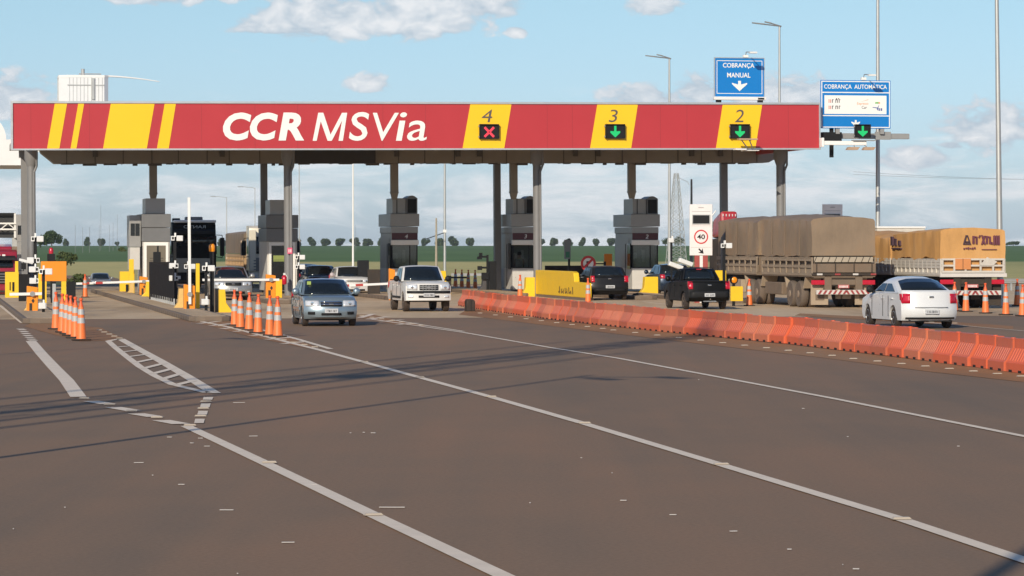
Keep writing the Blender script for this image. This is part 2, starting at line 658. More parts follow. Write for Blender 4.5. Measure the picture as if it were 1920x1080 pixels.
def strip(pix, w, mb=None, z=0.010, wpx=None):
    """painted line through photo-traced ground points, w metres wide"""
    P = [G(*p).to_2d() for p in pix]
    L, Rr = [], []
    for i, p in enumerate(P):
        d = (P[min(i + 1, len(P) - 1)] - P[max(i - 1, 0)]).normalized()
        nrm = Vector((-d.y, d.x)) * (w / 2)
        L.append((p.x + nrm.x, p.y + nrm.y, z))
        Rr.append((p.x - nrm.x, p.y - nrm.y, z))
    mb = mb or MB()
    mb.grid([L, Rr])
    return mb


def dense(pix, n=6):
    """resample straight runs so worn edges can wander a little"""
    out = []
    for a, b in zip(pix[:-1], pix[1:]):
        for k in range(n):
            t = k / n
            out.append((a[0] + (b[0] - a[0]) * t, a[1] + (b[1] - a[1]) * t))
    return out + [pix[-1]]


line_paths = [
    ([(350, 800), (500, 871), (700, 967), (940, 1080), (1160, 1184)], 0.165),
    ([(335, 594), (430, 614), (520, 637), (600, 657), (785, 708), (920, 745), (1095, 795), (1350, 872), (1690, 975), (1920, 1052), (2150, 1126)], 0.16),
    ([(440, 607), (500, 621), (560, 637), (620, 655)], 0.15),
    ([(690, 598), (760, 608), (870, 624), (1030, 652), (1160, 672.5), (1360, 710), (1560, 747.5), (1920, 819), (2200, 872)], 0.13),
    ([(735, 600), (800, 611), (870, 622)], 0.12),
    ([(58, 640), (78, 664), (100, 688), (125, 714), (147, 745)], 0.26),
    ([(203, 640), (216, 652), (236, 668), (262, 688), (290, 705), (325, 722), (388, 737)], 0.16),
    ([(226, 636), (260, 655), (300, 677), (350, 706), (402, 738)], 0.22),
    ([(203, 640), (212, 638), (226, 636)], 0.16),
    ([(0, 573), (22, 590), (42, 606)], 0.14),
    ([(186, 548), (222, 562), (285, 582), (335, 594)], 0.10),
    ([(1205, 566), (1240, 570), (1290, 574)], 0.12),
    ([(1640, 598), (1750, 606), (1920, 621)], 0.10),
]
for k, (p, w) in enumerate(line_paths):
    o = strip(dense(p, 3), w).build('lane_line', M_paint)
    struct(o)
mb = MB()
for k in range(1, 9):                      # rungs of the hatched nose
    t = k / 9.2
    a = (212 + (360 - 212) * t ** 1.05, 643 + (728 - 643) * t ** 1.05)
    lft = [(216, 652), (226, 661), (238, 670), (252, 681), (268, 692), (285, 702), (304, 712), (330, 723)][k - 1]
    rgt = [(248, 649), (263, 657), (277, 665), (292, 673), (308, 682), (324, 692), (341, 701), (362, 715)][k - 1]
    strip([lft, rgt], 0.16, mb, z=0.013)
struct(mb.build('hatch_line', M_paint))
mb = MB()
for (x0, y0, x1, y1) in ((170, 753, 203, 758.5), (212, 764.5, 250, 771), (255, 776.5, 292, 782.5), (302, 789, 340, 796)):
    strip([(x0, y0), (x1, y1)], 0.26, mb)
for (x, y, dy) in ((389, 748, 5), (384, 761, 7), (379, 775, 7), (373, 790.5, 8)):
    q = [G(x - 9, y + dy / 2), G(x + 9, y + dy / 2), G(x + 11, y - dy / 2), G(x - 7, y - dy / 2)]
    mb.add([(p.x, p.y, 0.010) for p in q], [(0, 1, 2, 3)])
for k in range(6):
    t = k / 5
    x, y = 40 + 20 * t, 617 + 20 * t
    strip([(x - 3, y), (x + 4, y + 2.2)], 0.22, mb)
struct(mb.build('dashed_line', M_paint))

# hatching under the two noses ahead of the islands and red dust along the barrier
mb = MB()
for (x0, y0, x1, y1) in ((372, 607, 440, 600), (395, 611, 436, 607), (415, 617, 470, 612), (440, 622, 480, 618), (470, 630, 520, 626), (500, 637, 545, 633), (530, 645, 572, 641),
                         (675, 596, 700, 589), (690, 599, 728, 594), (715, 603, 755, 600), (745, 609, 780, 606)):
    strip([(x0, y0), (x1, y1)], 0.22, mb, z=0.009)
struct(mb.build('hatch_line', M_paint))


def dust_sheet(pix_a, pix_b, z=0.006, name='dirt_strip'):
    mb = MB()
    mb.grid([[tuple(G(*p)[:2]) + (z,) for p in dense(pix_a, 4)], [tuple(G(*p)[:2]) + (z,) for p in dense(pix_b, 4)]])
    return struct(mb.build(name, M_dirt))


dust_sheet([(880, 578), (1000, 597), (1130, 611), (1350, 634), (1560, 656), (1750, 679), (1930, 698), (2100, 718)],
           [(860, 590), (990, 606), (1120, 622), (1340, 648), (1550, 672), (1740, 697), (1930, 718), (2100, 740)])
dust_sheet([(340, 596), (432, 602), (470, 606), (590, 650)], [(335, 597), (400, 613), (470, 632), (585, 655)], 0.0075)
dust_sheet([(660, 590), (700, 590), (740, 600), (800, 611)], [(668, 596), (700, 600), (740, 608), (795, 613)], 0.0075)
dust_sheet([(60, 606), (130, 608), (190, 615), (228, 634)], [(45, 612), (80, 622), (150, 640), (200, 639)], 0.0075)
dust_sheet([(1500, 588), (1580, 592), (1700, 597), (1900, 612)], [(1490, 592), (1580, 597), (1690, 604), (1900, 618)], 0.0075)

mb = MB()                                  # scraps and chips lying on the road: uncountable litter
rl = random.Random(3)
for (x, y, w) in [(318, 821, 9), (360, 832, 7), (388, 838, 11), (447, 540 + 260, 0), (425, 958, 26), (540, 1019, 24), (260, 869, 18), (340, 910, 12), (448, 756, 22), (376, 823, 9), (475, 819, 16), (735, 953, 48),
                  (657, 813, 3), (682, 812, 4), (700, 813, 9), (1169, 940, 12), (1262, 967, 13), (1375, 998, 14), (1480, 1032, 8), (1580, 1061, 1), (1605, 1069, 12), (1310, 713, 2), (1506, 767, 5), (1797, 838, 5), (590, 910, 10), (1090, 860, 3)] \
        + [(rl.uniform(0, 1900), 660 + 420 * rl.random() ** 1.3, rl.uniform(1.5, 3)) for _ in range(8)]:
    if w <= 0:
        continue
    p = G(x, y)
    hw = w / F * p.y / 2
    a = rl.uniform(-0.25, 0.25)
    q = Matrix.Translation((p.x, p.y, 0)) @ Matrix.Rotation(a, 4, 'Z')
    mb.box(-hw, hw, -0.014, 0.014, 0.008, 0.014, q)
tag(mb.build('road_litter', mat('litter_pale', (0.50, 0.46, 0.43), 0.8)), 'pale chips and scraps scattered over the brown asphalt', 'litter', kind='stuff')

# dirt bank left of the far carriageway
mb = MB()
rows = []
rb = random.Random(11)
for j in range(26):
    yl = 46 + j * 5
    row = []
    for i in range(15):
        u = i / 14
        x = -30 + u * 18.5 - 2.0 * math.exp(-((yl - 46) / 12) ** 2)
        h = (1.0 - sstep(0.5, 1.0, u)) * 2.7 * sstep(46, 66, yl) * (1 - 0.6 * sstep(100, 172, yl))
        p = RW(x, yl)
        row.append((p.x, p.y, tz(p.x, p.y) + h + (rb.uniform(-.15, .15) if 0 < u < .95 else 0) - 0.02))
    rows.append(row)
mb.grid(rows)


def bank_mat():
    m, t, b = principled('bank_earth')
    tc = t.nodes.new('ShaderNodeTexCoord')
    n = t.nodes.new('ShaderNodeTexNoise')
    n.inputs['Scale'].default_value = 0.25
    n.inputs['Detail'].default_value = 7
    n.inputs['Roughness'].default_value = 0.7
    t.links.new(tc.outputs['Object'], n.inputs['Vector'])
    r = ramp_node(t, [(0.38, (0.065, 0.095, 0.030)), (0.48, (0.12, 0.13, 0.05)), (0.58, (0.26, 0.18, 0.10)), (0.72, (0.32, 0.21, 0.12))])
    t.links.new(n.outputs['Fac'], r.inputs[0])
    t.links.new(r.outputs[0], b.inputs['Base Color'])
    b.inputs['Roughness'].default_value = 0.95
    return m


struct(mb.build('hill_bank', bank_mat(), smooth=80))
# ---------------------------------------------------------------- canopy
FZ0, FZ1 = 6.99, 9.20
FX0, FX1 = -17.97, 20.96
TILT = 0.0061                              # the roof climbs a little to the right


def canopy():
    root = thing('toll_canopy', 'long red and yellow toll plaza canopy with white lettering on grey columns', 'toll canopy', (OX, OY, 0), TH)
    root.rotation_euler = (0, -TILT, TH)
    mb = MB()
    mb.box(FX0 + .05, FX1 - .05, 0.0, 0.35, FZ0 + .04, FZ1 - .04)
    mb.build('fascia', m_red, root)
    mb = MB()                               # side and rear fascia and the roof deck
    mb.box(FX0 + .35, FX1 - .1, 0.36, 17.6, 7.45, 7.75)
    mb.build('roof', m_roof, root)
    mb = MB()
    mb.box(FX0 + .05, FX0 + .3, 0.36, 0.9, FZ0 + .04, FZ1 - .04)
    mb.box(FX1 - .3, FX1 - .05, 0.36, 17.6, FZ0 + .04, FZ1 - .04)
    mb.box(FX0 + 4, FX1 - .3, 17.35, 17.6, FZ0 + .04, FZ1 - .04)
    mb.build('side_fascia', m_red, root)
    mb = MB()
    for z0, z1 in ((FZ0 - .03, FZ0 + .045), (FZ1 - .05, FZ1 + .05)):
        mb.box(FX0, FX1, -0.07, 0.08, z0, z1)
    mb.box(FX0, FX0 + .09, -0.068, 0.08, FZ0 + .045, FZ1 - .05)
    mb.box(FX1 - .07, FX1, -0.068, 0.08, FZ0 + .045, FZ1 - .05)
    mb.build('edge_trim', m_alu, root)
    # thin upright joints between the fascia sheets
    mb = MB()
    for px in (60, 170, 380, 480, 560, 640, 720, 800, 1028, 1075, 1240, 1290, 1480):
        x = LX(px, 0)
        mb.box(x - .008, x + .008, -0.004, 0.0, FZ0 + .05, FZ1 - .06)
    mb.build('panel_joint', mat('joint_red', (0.30, 0.025, 0.03), 0.5), root)
    for (t0, t1, b0, b1) in ((105, 128, 90, 113), (149, 160, 134, 145), (210, 292, 195, 277), (311, 332, 296, 318),
                             (884, 961, 869, 947), (1122, 1198, 1108, 1185), (1357, 1431, 1344, 1418)):
        mb = MB()
        mb.prism([(LX(b0, 0), FZ0 + .05), (LX(b1, 0), FZ0 + .05), (LX(t1, 0), FZ1 - .055), (LX(t0, 0), FZ1 - .055)], 'y', -0.02, 0.002)
        mb.build('yellow_panel', m_yel, root)

    def zl(py, px):
        x = LX(px, 0)
        return ZY(py, WY(x, 0)) - TILT * x
    for ch, x0, x1 in (('C', 420, 473), ('C', 470.5, 523), ('R', 524, 572)):
        letters('sign_letter', ch, m_white, root, LX(x0, 0), LX(x1, 0), zl(263.5, 500), zl(211, 500), -0.012, shear=0.17, fat=0.042)
    for ch, x0, x1, z1, f in (('S', 656, 694, 210, .012), ('V', 701, 750, 211.5, .0), ('i', 744, 765, 210.5, .004), ('a', 765, 802, 226, .002)):
        letters('sign_letter', ch, m_white, root, LX(x0, 0), LX(x1, 0), zl(264, 690), zl(z1, 690), -0.012, shear=0.14, fat=f)
    xa, xb, za, zb = LX(588, 0), LX(653, 0), zl(264, 690), zl(211.5, 690)
    mp = [(0, 0), (.115, 0), (.235, .70), (.43, 0), (.55, 0), (.85, .72), (.745, 0), (.87, 0), (1.0, 1), (.85, 1), (.515, .22), (.31, 1), (.165, 1)]
    MB().prism([(xa + (xb - xa) * u, za + (zb - za) * v) for u, v in mp], 'y', -.024, -.005).build('sign_letter', m_white, root)
    for ch, x0, x1 in (('4', 905, 925), ('3', 1143, 1160), ('2', 1379, 1396)):
        letters('lane_number', ch, m_num, root, LX(x0, 0), LX(x1, 0), zl(229, x0), zl(205.5, x0), -0.024, shear=0.16, fat=-0.004)
    # columns: four in front, four behind
    for px, w in ((60, .40), (541, .40), (1008, .40), (1465, .44)):
        x = LX(px, 3.5)
        mb = MB()
        mb.lathe([(w / 2, 0), (w / 2, 7.45)], (x, 3.5, 0), n=20)
        c = mb.build('column', m_steel, root, smooth=40)
        mb = MB()
        mb.lathe([(w * .52, 6.3), (w * .80, 6.65), (w * .80, 7.44)], (x, 3.5, 0), n=20)
        mb.build('column_head', m_steel, c, smooth=40)
        mb = MB()
        mb.tube([(x + w * .62, 3.3, 7.2), (x + w * .62, 3.3, 6.3), (x + w * .3, 3.25, 6.0), (x + w * .3, 3.25, .3)], .055)
        mb.build('downpipe', m_steel, c)
    for px, w in ((47, .34), (496, .34), (933, .34), (1358, .36)):
        x = LX(px, 14.6)
        mb = MB()
        mb.box(x - w / 2, x + w / 2, 14.4, 14.8, 0, 7.45)
        mb.box(x - w / 2 - .1, x + w / 2 + .1, 14.3, 14.9, 7.0, 7.45)
        mb.build('column', m_steel, root)
    # service duct under the roof, with drops to the booths
    y0, y1 = 11.2, 12.6
    xa, xb = LX(75, y0), LX(1462, y0)
    mb = MB()
    mb.prism([(xa, 7.4), (xa + .1, 7.15), (xa + .75, 6.62), (xb - .55, 6.62), (xb - .1, 6.85), (xb, 7.4)], 'y', y0, y1)
    du = mb.build('service_duct', m_duct, root)
    mb = MB()
    rr = random.Random(5)
    for px in list(range(125, 1440, 52)):
        x = LX(px + rr.uniform(-6, 6), y0)
        mb.box(x - .02, x + .02, y0 - .03, y1 + .03, 6.60, 7.38)
    for px in range(140, 1430, 37):
        x = LX(px + rr.uniform(-12, 12), y0)
        w = rr.uniform(.06, .35)
        mb.box(x - w, x + w, y0 + .1, y0 + .4, 6.62 - rr.uniform(.04, .12), 6.615)
    for px in (180, 418, 610, 745, 860, 900, 1080, 1122, 1298, 1352):
        x = LX(px, y0)
        mb.box(x - .12, x + .12, y0 - .16, y0 - .031, 6.95, 7.38)
        mb.box(x - .2, x + .2, y0 - .2, y0 - .161, 7.28, 7.39)
    mb.build('duct_fitting', mat('duct_dark', (0.10, 0.085, 0.07), 0.6), du)
    xa, xb = LX(556, y0 - .5), LX(706, y0 - .5)
    mb = MB()
    mb.box(xa, xb, y0 - .45, y0 - .21, 6.60, 7.42)
    mb.build('dark_recess_panel', mat('recess_dark', (0.05, 0.045, 0.042), 0.6), root)  # dark panel in front stands in for the duct's darker, recessed middle
    for px in (288.5, 740.5, 964, 1185.5):
        x = LX(px, y0 + .7)
        mb = MB()
        q = y0 + .7
        z = 4.76
        mb.box(x - .19, x + .19, q - .19, q + .19, z + .35, 6.615)
        mb.add([(x + a * k, q + b * k, zz) for k, zz in ((.19, z + .345), (.12, z)) for a, b in ((-1, -1), (1, -1), (1, 1), (-1, 1))],
               [(0, 1, 5, 4), (1, 2, 6, 5), (2, 3, 7, 6), (3, 0, 4, 7)])
        mb.box(x - .21, x + .21, q - .21, q + .21, z + .33, z + .39)
        mb.build('duct_drop', m_duct, root)
    return root


canopy()


# lane signals and lamps hung on the fascia
def signal(name, label, px0, px1, py0, py1, cross, y=0.0, group='lane signals of the toll plaza'):
    x0, x1 = LX(px0, y), LX(px1, y)
    xm = (x0 + x1) / 2
    Y = WY(xm, y)
    z0, z1 = ZY(py1, Y), ZY(py0, Y)
    w, h = (x1 - x0) / 2, (z1 - z0)
    t = thing(name, label, 'lane signal', RW(xm, y, z0), TH, group)
    mb = MB()
    mb.box(-w, w, -0.20, -0.045, 0, h)
    mb.box(-w, w, -0.30, -0.20, h - .03, h)
    mb.box(-w, -w + .03, -0.26, -0.20, 0, h - .03)
    mb.box(w - .03, w, -0.26, -0.20, 0, h - .03)
    mb.build('housing', m_black, t)
    mb = MB()
    for sx in (-1, 1):
        mb.box(sx * (w + .02) - .02, sx * (w + .02) + .02, -0.16, -0.06, .06, .14)
        mb.box(sx * (w + .02) - .02, sx * (w + .02) + .02, -0.16, -0.06, h - .14, h - .06)
    mb.build('mount_lug', m_grey, t)
    mb = MB()
    c = h * .46
    if cross:
        for a in (45, -45):
            for k in (-1, 1):
                q = Matrix.Translation((0, -0.205, c)) @ Matrix.Rotation(R(a), 4, 'Y')
                lo, hi = (.03, h * .46) if k > 0 else (-h * .46, -.03)
                mb.box(-.055, .055, -.006, .006, lo, hi, q)
        mb.build('red_cross', m_redled, t)
    else:
        mb.prism([(-.055, h * .88), (.055, h * .88), (.055, h * .5), (.24, h * .52), (.24, h * .40), (0, h * .08), (-.24, h * .40), (-.24, h * .52), (-.055, h * .5)], 'y', -.212, -.2)
        mb.build('green_arrow', m_greenled, t)
    return t


signal('lane_signal', 'black lane signal showing a red cross under the number 4', 898, 934, 233, 260.5, True)
signal('lane_signal', 'black lane signal showing a green arrow under the number 3', 1134, 1170, 233, 260, False)
signal('lane_signal', 'black lane signal showing a green arrow under the number 2', 1367.5, 1403.5, 233, 260, False)

# floodlight bracket below number 2
x = LX(1398, -.6)
z = ZY(262, WY(x, -.6))
t = thing('fascia_floodlight', 'small floodlight bracket sticking out below the number 2', 'floodlight', RW(x, 0, z), TH)
MB().box(-.45, .48, -1.1, -.7, -.02, .05).build('lamp_head', mat('lamp_back_tan', (0.45, 0.30, 0.20), 0.5), t)
MB().tube([(-.3, -.9, 0), (.25, -.08, -.42)], .03).tube([(.1, -.9, 0), (.5, -.08, -.42)], .03).build('bracket', m_grey, t)
mb = MB()
mb.box(-.6, -.05, -1.0, -.55, -.50, -.44)
mb.box(-.1, .6, -.9, -.1, -.535, -.505)
mb.build('lamp_tray', m_white, t)

# white electronic housing etc on the right end: mast arm with sign, signal and lamps
xs0, xs1 = LX(1538.5, .5), LX(1670, .5)
zs0, zs1 = ZY(241, WY((xs0 + xs1) / 2, .5)), ZY(150.5, WY((xs0 + xs1) / 2, .5))


def lightarm(root, x, z, y=-.03, reach=1.25):
    mb = MB()
    mb.tube([(x, y + .1, z + .02), (x + .02, y - .05, z + .28), (x + .02, y - reach, z + .22)], .022)
    b = mb.build('lamp_arm', m_grey, root)
    MB().box(x - .16, x + .2, y - reach - .22, y - reach + .06, z + .14, z + .22).build('lamp_head', m_cam, b)
    MB().box(x - .12, x + .12, y - .06, y + .12, z + .02, z + .14).build('junction_box', m_white, b)


def auto_sign():
    w, h = xs1 - xs0, zs1 - zs0
    t = thing('automatic_toll_sign', 'wide blue COBRANÇA AUTOMÁTICA sign with white logo panel at canopy end', 'sign', RW((xs0 + xs1) / 2, .5, zs0), TH)
    a, b = -w / 2, w / 2

    def X(u):
        return a + w * u

    def Zz(v):
        return h * (1 - v)
    MB().box(a, b, 0, .06, 0, h).build('panel', m_blue, t, bevel=.02)
    mb = MB()
    e = .045
    for z0, z1 in ((h - e - .04, h - .04), (Zz(.255) - .025, Zz(.255) + .025), (Zz(.735) - .025, Zz(.735) + .025), (.04, .04 + e)):
        mb.box(a + .04, b - .04, -.006, 0, z0, z1)
    mb.box(a + .04, a + .04 + e, -.008, -.001, .04, h - .04)
    mb.box(b - .04 - e, b - .04, -.008, -.001, .04, h - .04)
    mb.build('border', m_white, t)
    MB().box(X(.055), X(.94), -.007, 0, Zz(.70), Zz(.315)).build('logo_panel', m_white, t)
    letters('sign_text', 'COBRANÇA  AUTOMÁTICA', m_white, t, X(.05), X(.945), Zz(.20), Zz(.065), -.004, fat=.012, depth=.006)
    mrd = mat('logo_red', (0.55, 0.08, 0.05), 0.5)
    mor = mat('logo_orange', (0.80, 0.30, 0.12), 0.5)
    mdk = mat('logo_dark', (0.06, 0.05, 0.06), 0.5)
    mgr = mat('logo_green', (0.12, 0.42, 0.08), 0.5)
    mbl = mat('logo_blue', (0.10, 0.14, 0.35), 0.5)
    mb, m2 = MB(), MB()
    for r_ in range(2):
        for k in range(7):
            u = .115 + k * .024
            tgt = m2 if k < 2 else mb
            z1 = .47 if r_ == 0 else .60
            dz = .07
            if k != 3:
                tgt.box(X(u), X(u + .010), -.012, -.0075, Zz(z1), Zz(z1 - dz))
            if k % 2 == 0 and k > 1:
                tgt.box(X(u + .010), X(u + .022), -.012, -.0075, Zz(z1 - dz + .015), Zz(z1 - dz))
    for u in (.22, .25):
        mb.box(X(u), X(u + .015), -.012, -.0075, Zz(.40), Zz(.375))
    mb.build('logo_letters', mdk, t)
    m2.build('logo_letters', mrd, t)
    letters('logo_letters', 'Expresso', mor, t, X(.52), X(.68), Zz(.52), Zz(.455), -.008, depth=.005)
    letters('logo_letters', 'Car', mdk, t, X(.585), X(.66), Zz(.59), Zz(.53), -.008, depth=.005)
    MB().prism([(X(.57), Zz(.445)), (X(.68), Zz(.405)), (X(.68), Zz(.395))], 'y', -.012, -.0075).build('logo_mark', mor, t)
    for u, m in ((.79, mgr), (.815, mgr), (.835, mor)):
        MB().lathe([(.045, -.012), (.045, -.0075)], (X(u), 0, Zz(.465)), 'y', 12).build('logo_mark', m, t)
    mb = MB()
    mb.prism([(X(.805), Zz(.62)), (X(.815), Zz(.62)), (X(.835), Zz(.5)), (X(.81), Zz(.56)), (X(.74), Zz(.55)), (X(.74), Zz(.565)), (X(.80), Zz(.58))], 'y', -.012, -.0075)
    mb.box(X(.825), X(.845), -.012, -.0075, Zz(.63), Zz(.575))
    mb.box(X(.855), X(.878), -.012, -.0075, Zz(.63), Zz(.575))
    mb.build('logo_mark', mbl, t)
    c = X(.5)
    ay = Zz(.965)
    MB().prism([(c - .05, ay + .33), (c + .05, ay + .33), (c + .05, ay + .20), (c + .22, ay + .26), (c + .22, ay + .20), (c, ay), (c - .22, ay + .20), (c - .22, ay + .26), (c - .05, ay + .20)],
               'y', -.012, -.001).build('arrow', m_white, t)
    lightarm(t, X(.61), h)
    return t


auto_sign()

# mast arm that carries sign and signal
x0, x1 = LX(1541, .9), LX(1704, .9)
xm = (x0 + x1) / 2
Y = WY(xm, .9)
t = thing('mast_arm', 'grey horizontal mast arm running out from the right end of the canopy', 'mast arm', RW(x0, .9, ZY(255.5, Y)), TH)
L = x1 - x0
MB().box(0, L, -.12, .12, -.13, .14).build('beam', m_grey, t, bevel=.02)
mb = MB()
for u in (.16, .67):
    mb.box(L * u - .1, L * u + .1, -.36, -.121, .1, .45)
mb.box(L * .60, L * .78, -.2, -.122, -.17, .22)
mb.build('bracket', m_grey, t)
xw = LX(1558, .9) - x0
MB().box(xw - .5, xw + .45, -.35, .1, -.26, .18).box(xw - .08, xw + .08, -.2, .0, -1.05, .55).build('coupling', m_black, t)
# white arm below with lamps and the signal
x0, x1 = LX(1541, -.2), LX(1624, -.2)
Y = WY(x0, -.2)
t = thing('lamp_arm_white', 'white arm with two small lamps under the right hand green signal', 'lamp arm', RW(x0, .0, ZY(268, Y)), TH)
L = x1 - x0
MB().box(0, L, -.3, -.1, -.10, .10).box(-.05, .08, -.35, -.05, -.2, .25).build('arm', m_white, t, bevel=.02)
for u, k in ((.66, .0), (1.02, .1)):
    mb = MB()
    mb.prism([(L * u - .3, -.34), (L * u + .22, -.34), (L * u + .33, -.20), (L * u - .2, -.20)], 'y', -.6, -.2)
    mb.build('lamp_head', mat('lamp_back_tan', (0.45, 0.30, 0.20), 0.5), t)
MB().tube([(L * .72, -.3, -.19), (L * .72, -.25, -.09)], .025).tube([(L * 1.0, -.3, -.19), (L * .95, -.25, -.09)], .025).box(L * .68, L * 1.2, -.42, -.08, .11, .15).build('bracket', m_grey, t)
signal('lane_signal', 'black lane signal with green arrow on the mast arm right of the canopy', 1601, 1630, 233.5, 258.5, False, y=-.1)


def manual_sign():
    y = .8
    x0, x1 = LX(1340, y), LX(1433, y)
    Y = WY((x0 + x1) / 2, y)
    z0, z1 = ZY(181, Y), ZY(108.5, Y)
    zb = ZY(193, Y)
    w, h = x1 - x0, z1 - z0
    t = thing('manual_toll_sign', 'square blue COBRANÇA MANUAL sign with white arrow standing on the canopy', 'sign', RW((x0 + x1) / 2, y, zb), TH)
    o = z0 - zb
    a, b = -w / 2, w / 2
    MB().box(a, b, 0, .06, o, o + h).build('panel', m_blue, t)
    mb = MB()
    e = .03
    for q in ((a + .10, b - .10, o + .13, o + .13 + e), (a + .10, b - .10, o + h - .13 - e, o + h - .13)):
        mb.box(q[0], q[1], -.006, 0, q[2], q[3])
    mb.box(a + .10, a + .10 + e, -.008, -.001, o + .13, o + h - .13)
    mb.box(b - .10 - e, b - .10, -.008, -.001, o + .13, o + h - .13)
    mb.build('border', m_white, t)
    MB().box(a - .02, b + .02, -.02, .08, o + h - .02, o + h + .02).box(a - .02, a + .02, -.02, .08, o, o + h - .02).box(b - .02, b + .02, -.02, .08, o, o + h - .02).build('frame', m_alu, t)
    MB().box(a - .06, b + .06, -.12, .12, o - .17, o - .02).build('base_rail', m_boomw, t, bevel=.01)
    MB().box(a + .1, a + .3, -.15, .2, -.02, o - .17).box(b - .3, b - .1, -.15, .2, -.02, o - .17).box(b - .35, b - .05, -.16, -.121, o - .13, o - .06).build('foot', m_black, t)
    letters('sign_text', 'COBRANÇA', m_white, t, a + w * .165, a + w * .80, o + h * .72, o + h * .865, -.004, fat=.016, depth=.006)
    letters('sign_text', 'MANUAL', m_white, t, a + w * .25, a + w * .72, o + h * .49, o + h * .615, -.004, fat=.016, depth=.006)
    c = a + w * .5
    k = o + h * .14
    MB().prism([(c - .07, k + .50), (c + .07, k + .50), (c + .07, k + .32), (c + .38, k + .40), (c + .38, k + .34), (c, k), (c - .38, k + .34), (c - .38, k + .40), (c - .07, k + .32)], 'y', -.012, -.001).build('arrow', m_white, t)
    lightarm(t, a + w * .62, o + h)
    return t


manual_sign()

# rear white canopy with rounded end, and the tank on the roof beyond
yl = 24.0
xa, xb = LX(-260, yl), LX(82, yl)
Y = WY(xb, yl)
z0, z1 = ZY(310, Y), ZY(214, Y)
t = thing('white_canopy', 'white round ended canopy of the other carriageway, behind the red canopy', 'canopy', RW(xa, yl, 0), TH)
L = xb - xa
mb = MB()
prof = []
for k in range(13):
    a = -math.pi / 2 + math.pi * k / 12
    prof.append((-1.2 * math.cos(a) * 0 + 0, 0))
hz = (z1 - z0) / 2
pts = [(0, z0), (L - 1.0, z0), (L, z0 + 1.0), (L, z0 + 1.5)] + [(L - 2.0 - 1.3 * (1 - math.cos(a)), z0 + hz + hz * math.sin(a)) for a in [i * math.pi / 16 for i in range(0, 9)]] + [(0, z1)]
mb.prism(pts, 'y', 0, 9)
mb.build('fascia', mat('canopy_white', (0.80, 0.79, 0.78), 0.45, var=0.04), t, smooth=25)
MB().box(L * .3, L * .3 + .5, 3, 3.5, 0, z0 + .1).build('column', m_steel, t)
mb = MB()
for k in range(4):
    xx = LX(43.5 + k * 3.6, yl) - xa
    mb.box(xx - .035, xx + .035, -.4, -.33, 0, z0 + .3)
mb.build('conduit', m_boomw, t)

yl = 9.0
Y = WY(LX(155, yl), yl)
x = LX(155, yl)
zt, zb = ZY(143, Y), 7.95
w = (LX(201, yl) - LX(109, yl)) / 2
t = thing('water_tank', 'white ribbed water tank standing on the left end of the canopy roof', 'water tank', RW(x, yl, 0), TH)
mb = MB()
c_ = w * .34
pr = [(-w, -w + c_), (-w + c_, -w), (w - c_ * .5, -w), (w, -w + c_ * .5), (w, w - c_), (w - c_, w), (-w + c_, w), (-w, w - c_)]
mb.prism(pr, 'z', zb, zt - .12)
mr_ = MB()
for k in range(10):
    xx = -w + c_ + .1 + k * (2 * w - c_ * 1.5 - .2) / 9
    mr_.box(xx - .012, xx + .012, -w - .012, -w, zb, zt - .13)
for k in range(4):
    u = (k + .5) / 4
    mr_.box(-w - .01, -w, -w + c_ + u * (2 * w - 2 * c_) - .012, -w + c_ + u * (2 * w - 2 * c_) + .012, zb, zt - .13)
mr_.box(-w + c_, w - c_ * .5, -w - .03, -w - .012, zt - .52, zt - .47)
mr_.build('panel_rib', m_galv, t)
mb.build('tank_shell', mat('tank_white', (0.80, 0.80, 0.80), 0.4, 0.1, var=0.05), t)
mb = MB()
mb.prism([(x * 1.01, y * 1.01) for x, y in pr], 'z', zt - .119, zt)
mb.build('rim', m_white, t)
MB().cyl((0, -w * .2, zt), (0, -w * .2, zt + .35), .09).tube([(-.2, -.3, zt + .1), (.9, -.3, zt + .1)], .03).box(.38, .52, -w - .09, -w - .02, zt - 1.2, zt - .15).build('vent_pipe', m_galv, t)
mb = MB()
for sx in (-1, 1):
    for sy in (-1, 1):
        mb.box(sx * w * .6 - .15, sx * w * .6 + .15, sy * w * .6 - .15, sy * w * .6 + .15, 7.7, zb)
mb.build('support_leg', m_galv, t)
pts = [(w * .9 + (i / 12) * 2.7, 0, zt + .02 - .25 * (i / 12) ** 1.7) for i in range(13)]
mb = MB()
for i in range(12):
    mb.cyl(pts[i], pts[i + 1], (.075 - .004 * i) * .7, (.071 - .004 * i) * .7, 8)
mb.build('swan_neck_pipe', m_white, t)


# ---------------------------------------------------------------- toll booths
def glass_mat(name, tint, refl):
    m = bpy.data.materials.new(name)
    m.use_nodes = True
    t = m.node_tree
    t.nodes.clear()
    o = t.nodes.new('ShaderNodeOutputMaterial')
    tr = t.nodes.new('ShaderNodeBsdfTransparent')
    tr.inputs[0].default_value = tint + (1,)
    gl = t.nodes.new('ShaderNodeBsdfGlossy')
    gl.inputs['Roughness'].default_value = .03
    fr = t.nodes.new('ShaderNodeFresnel')
    mx = t.nodes.new('ShaderNodeMixShader')
    t.links.new(math_node(t, 'ADD', fr.outputs[0], refl), mx.inputs[0])
    t.links.new(tr.outputs[0], mx.inputs[1])
    t.links.new(gl.outputs[0], mx.inputs[2])
    t.links.new(mx.outputs[0], o.inputs[0])
    return m


m_boothglass = glass_mat('booth_glass', (0.72, 0.76, 0.74), .02)


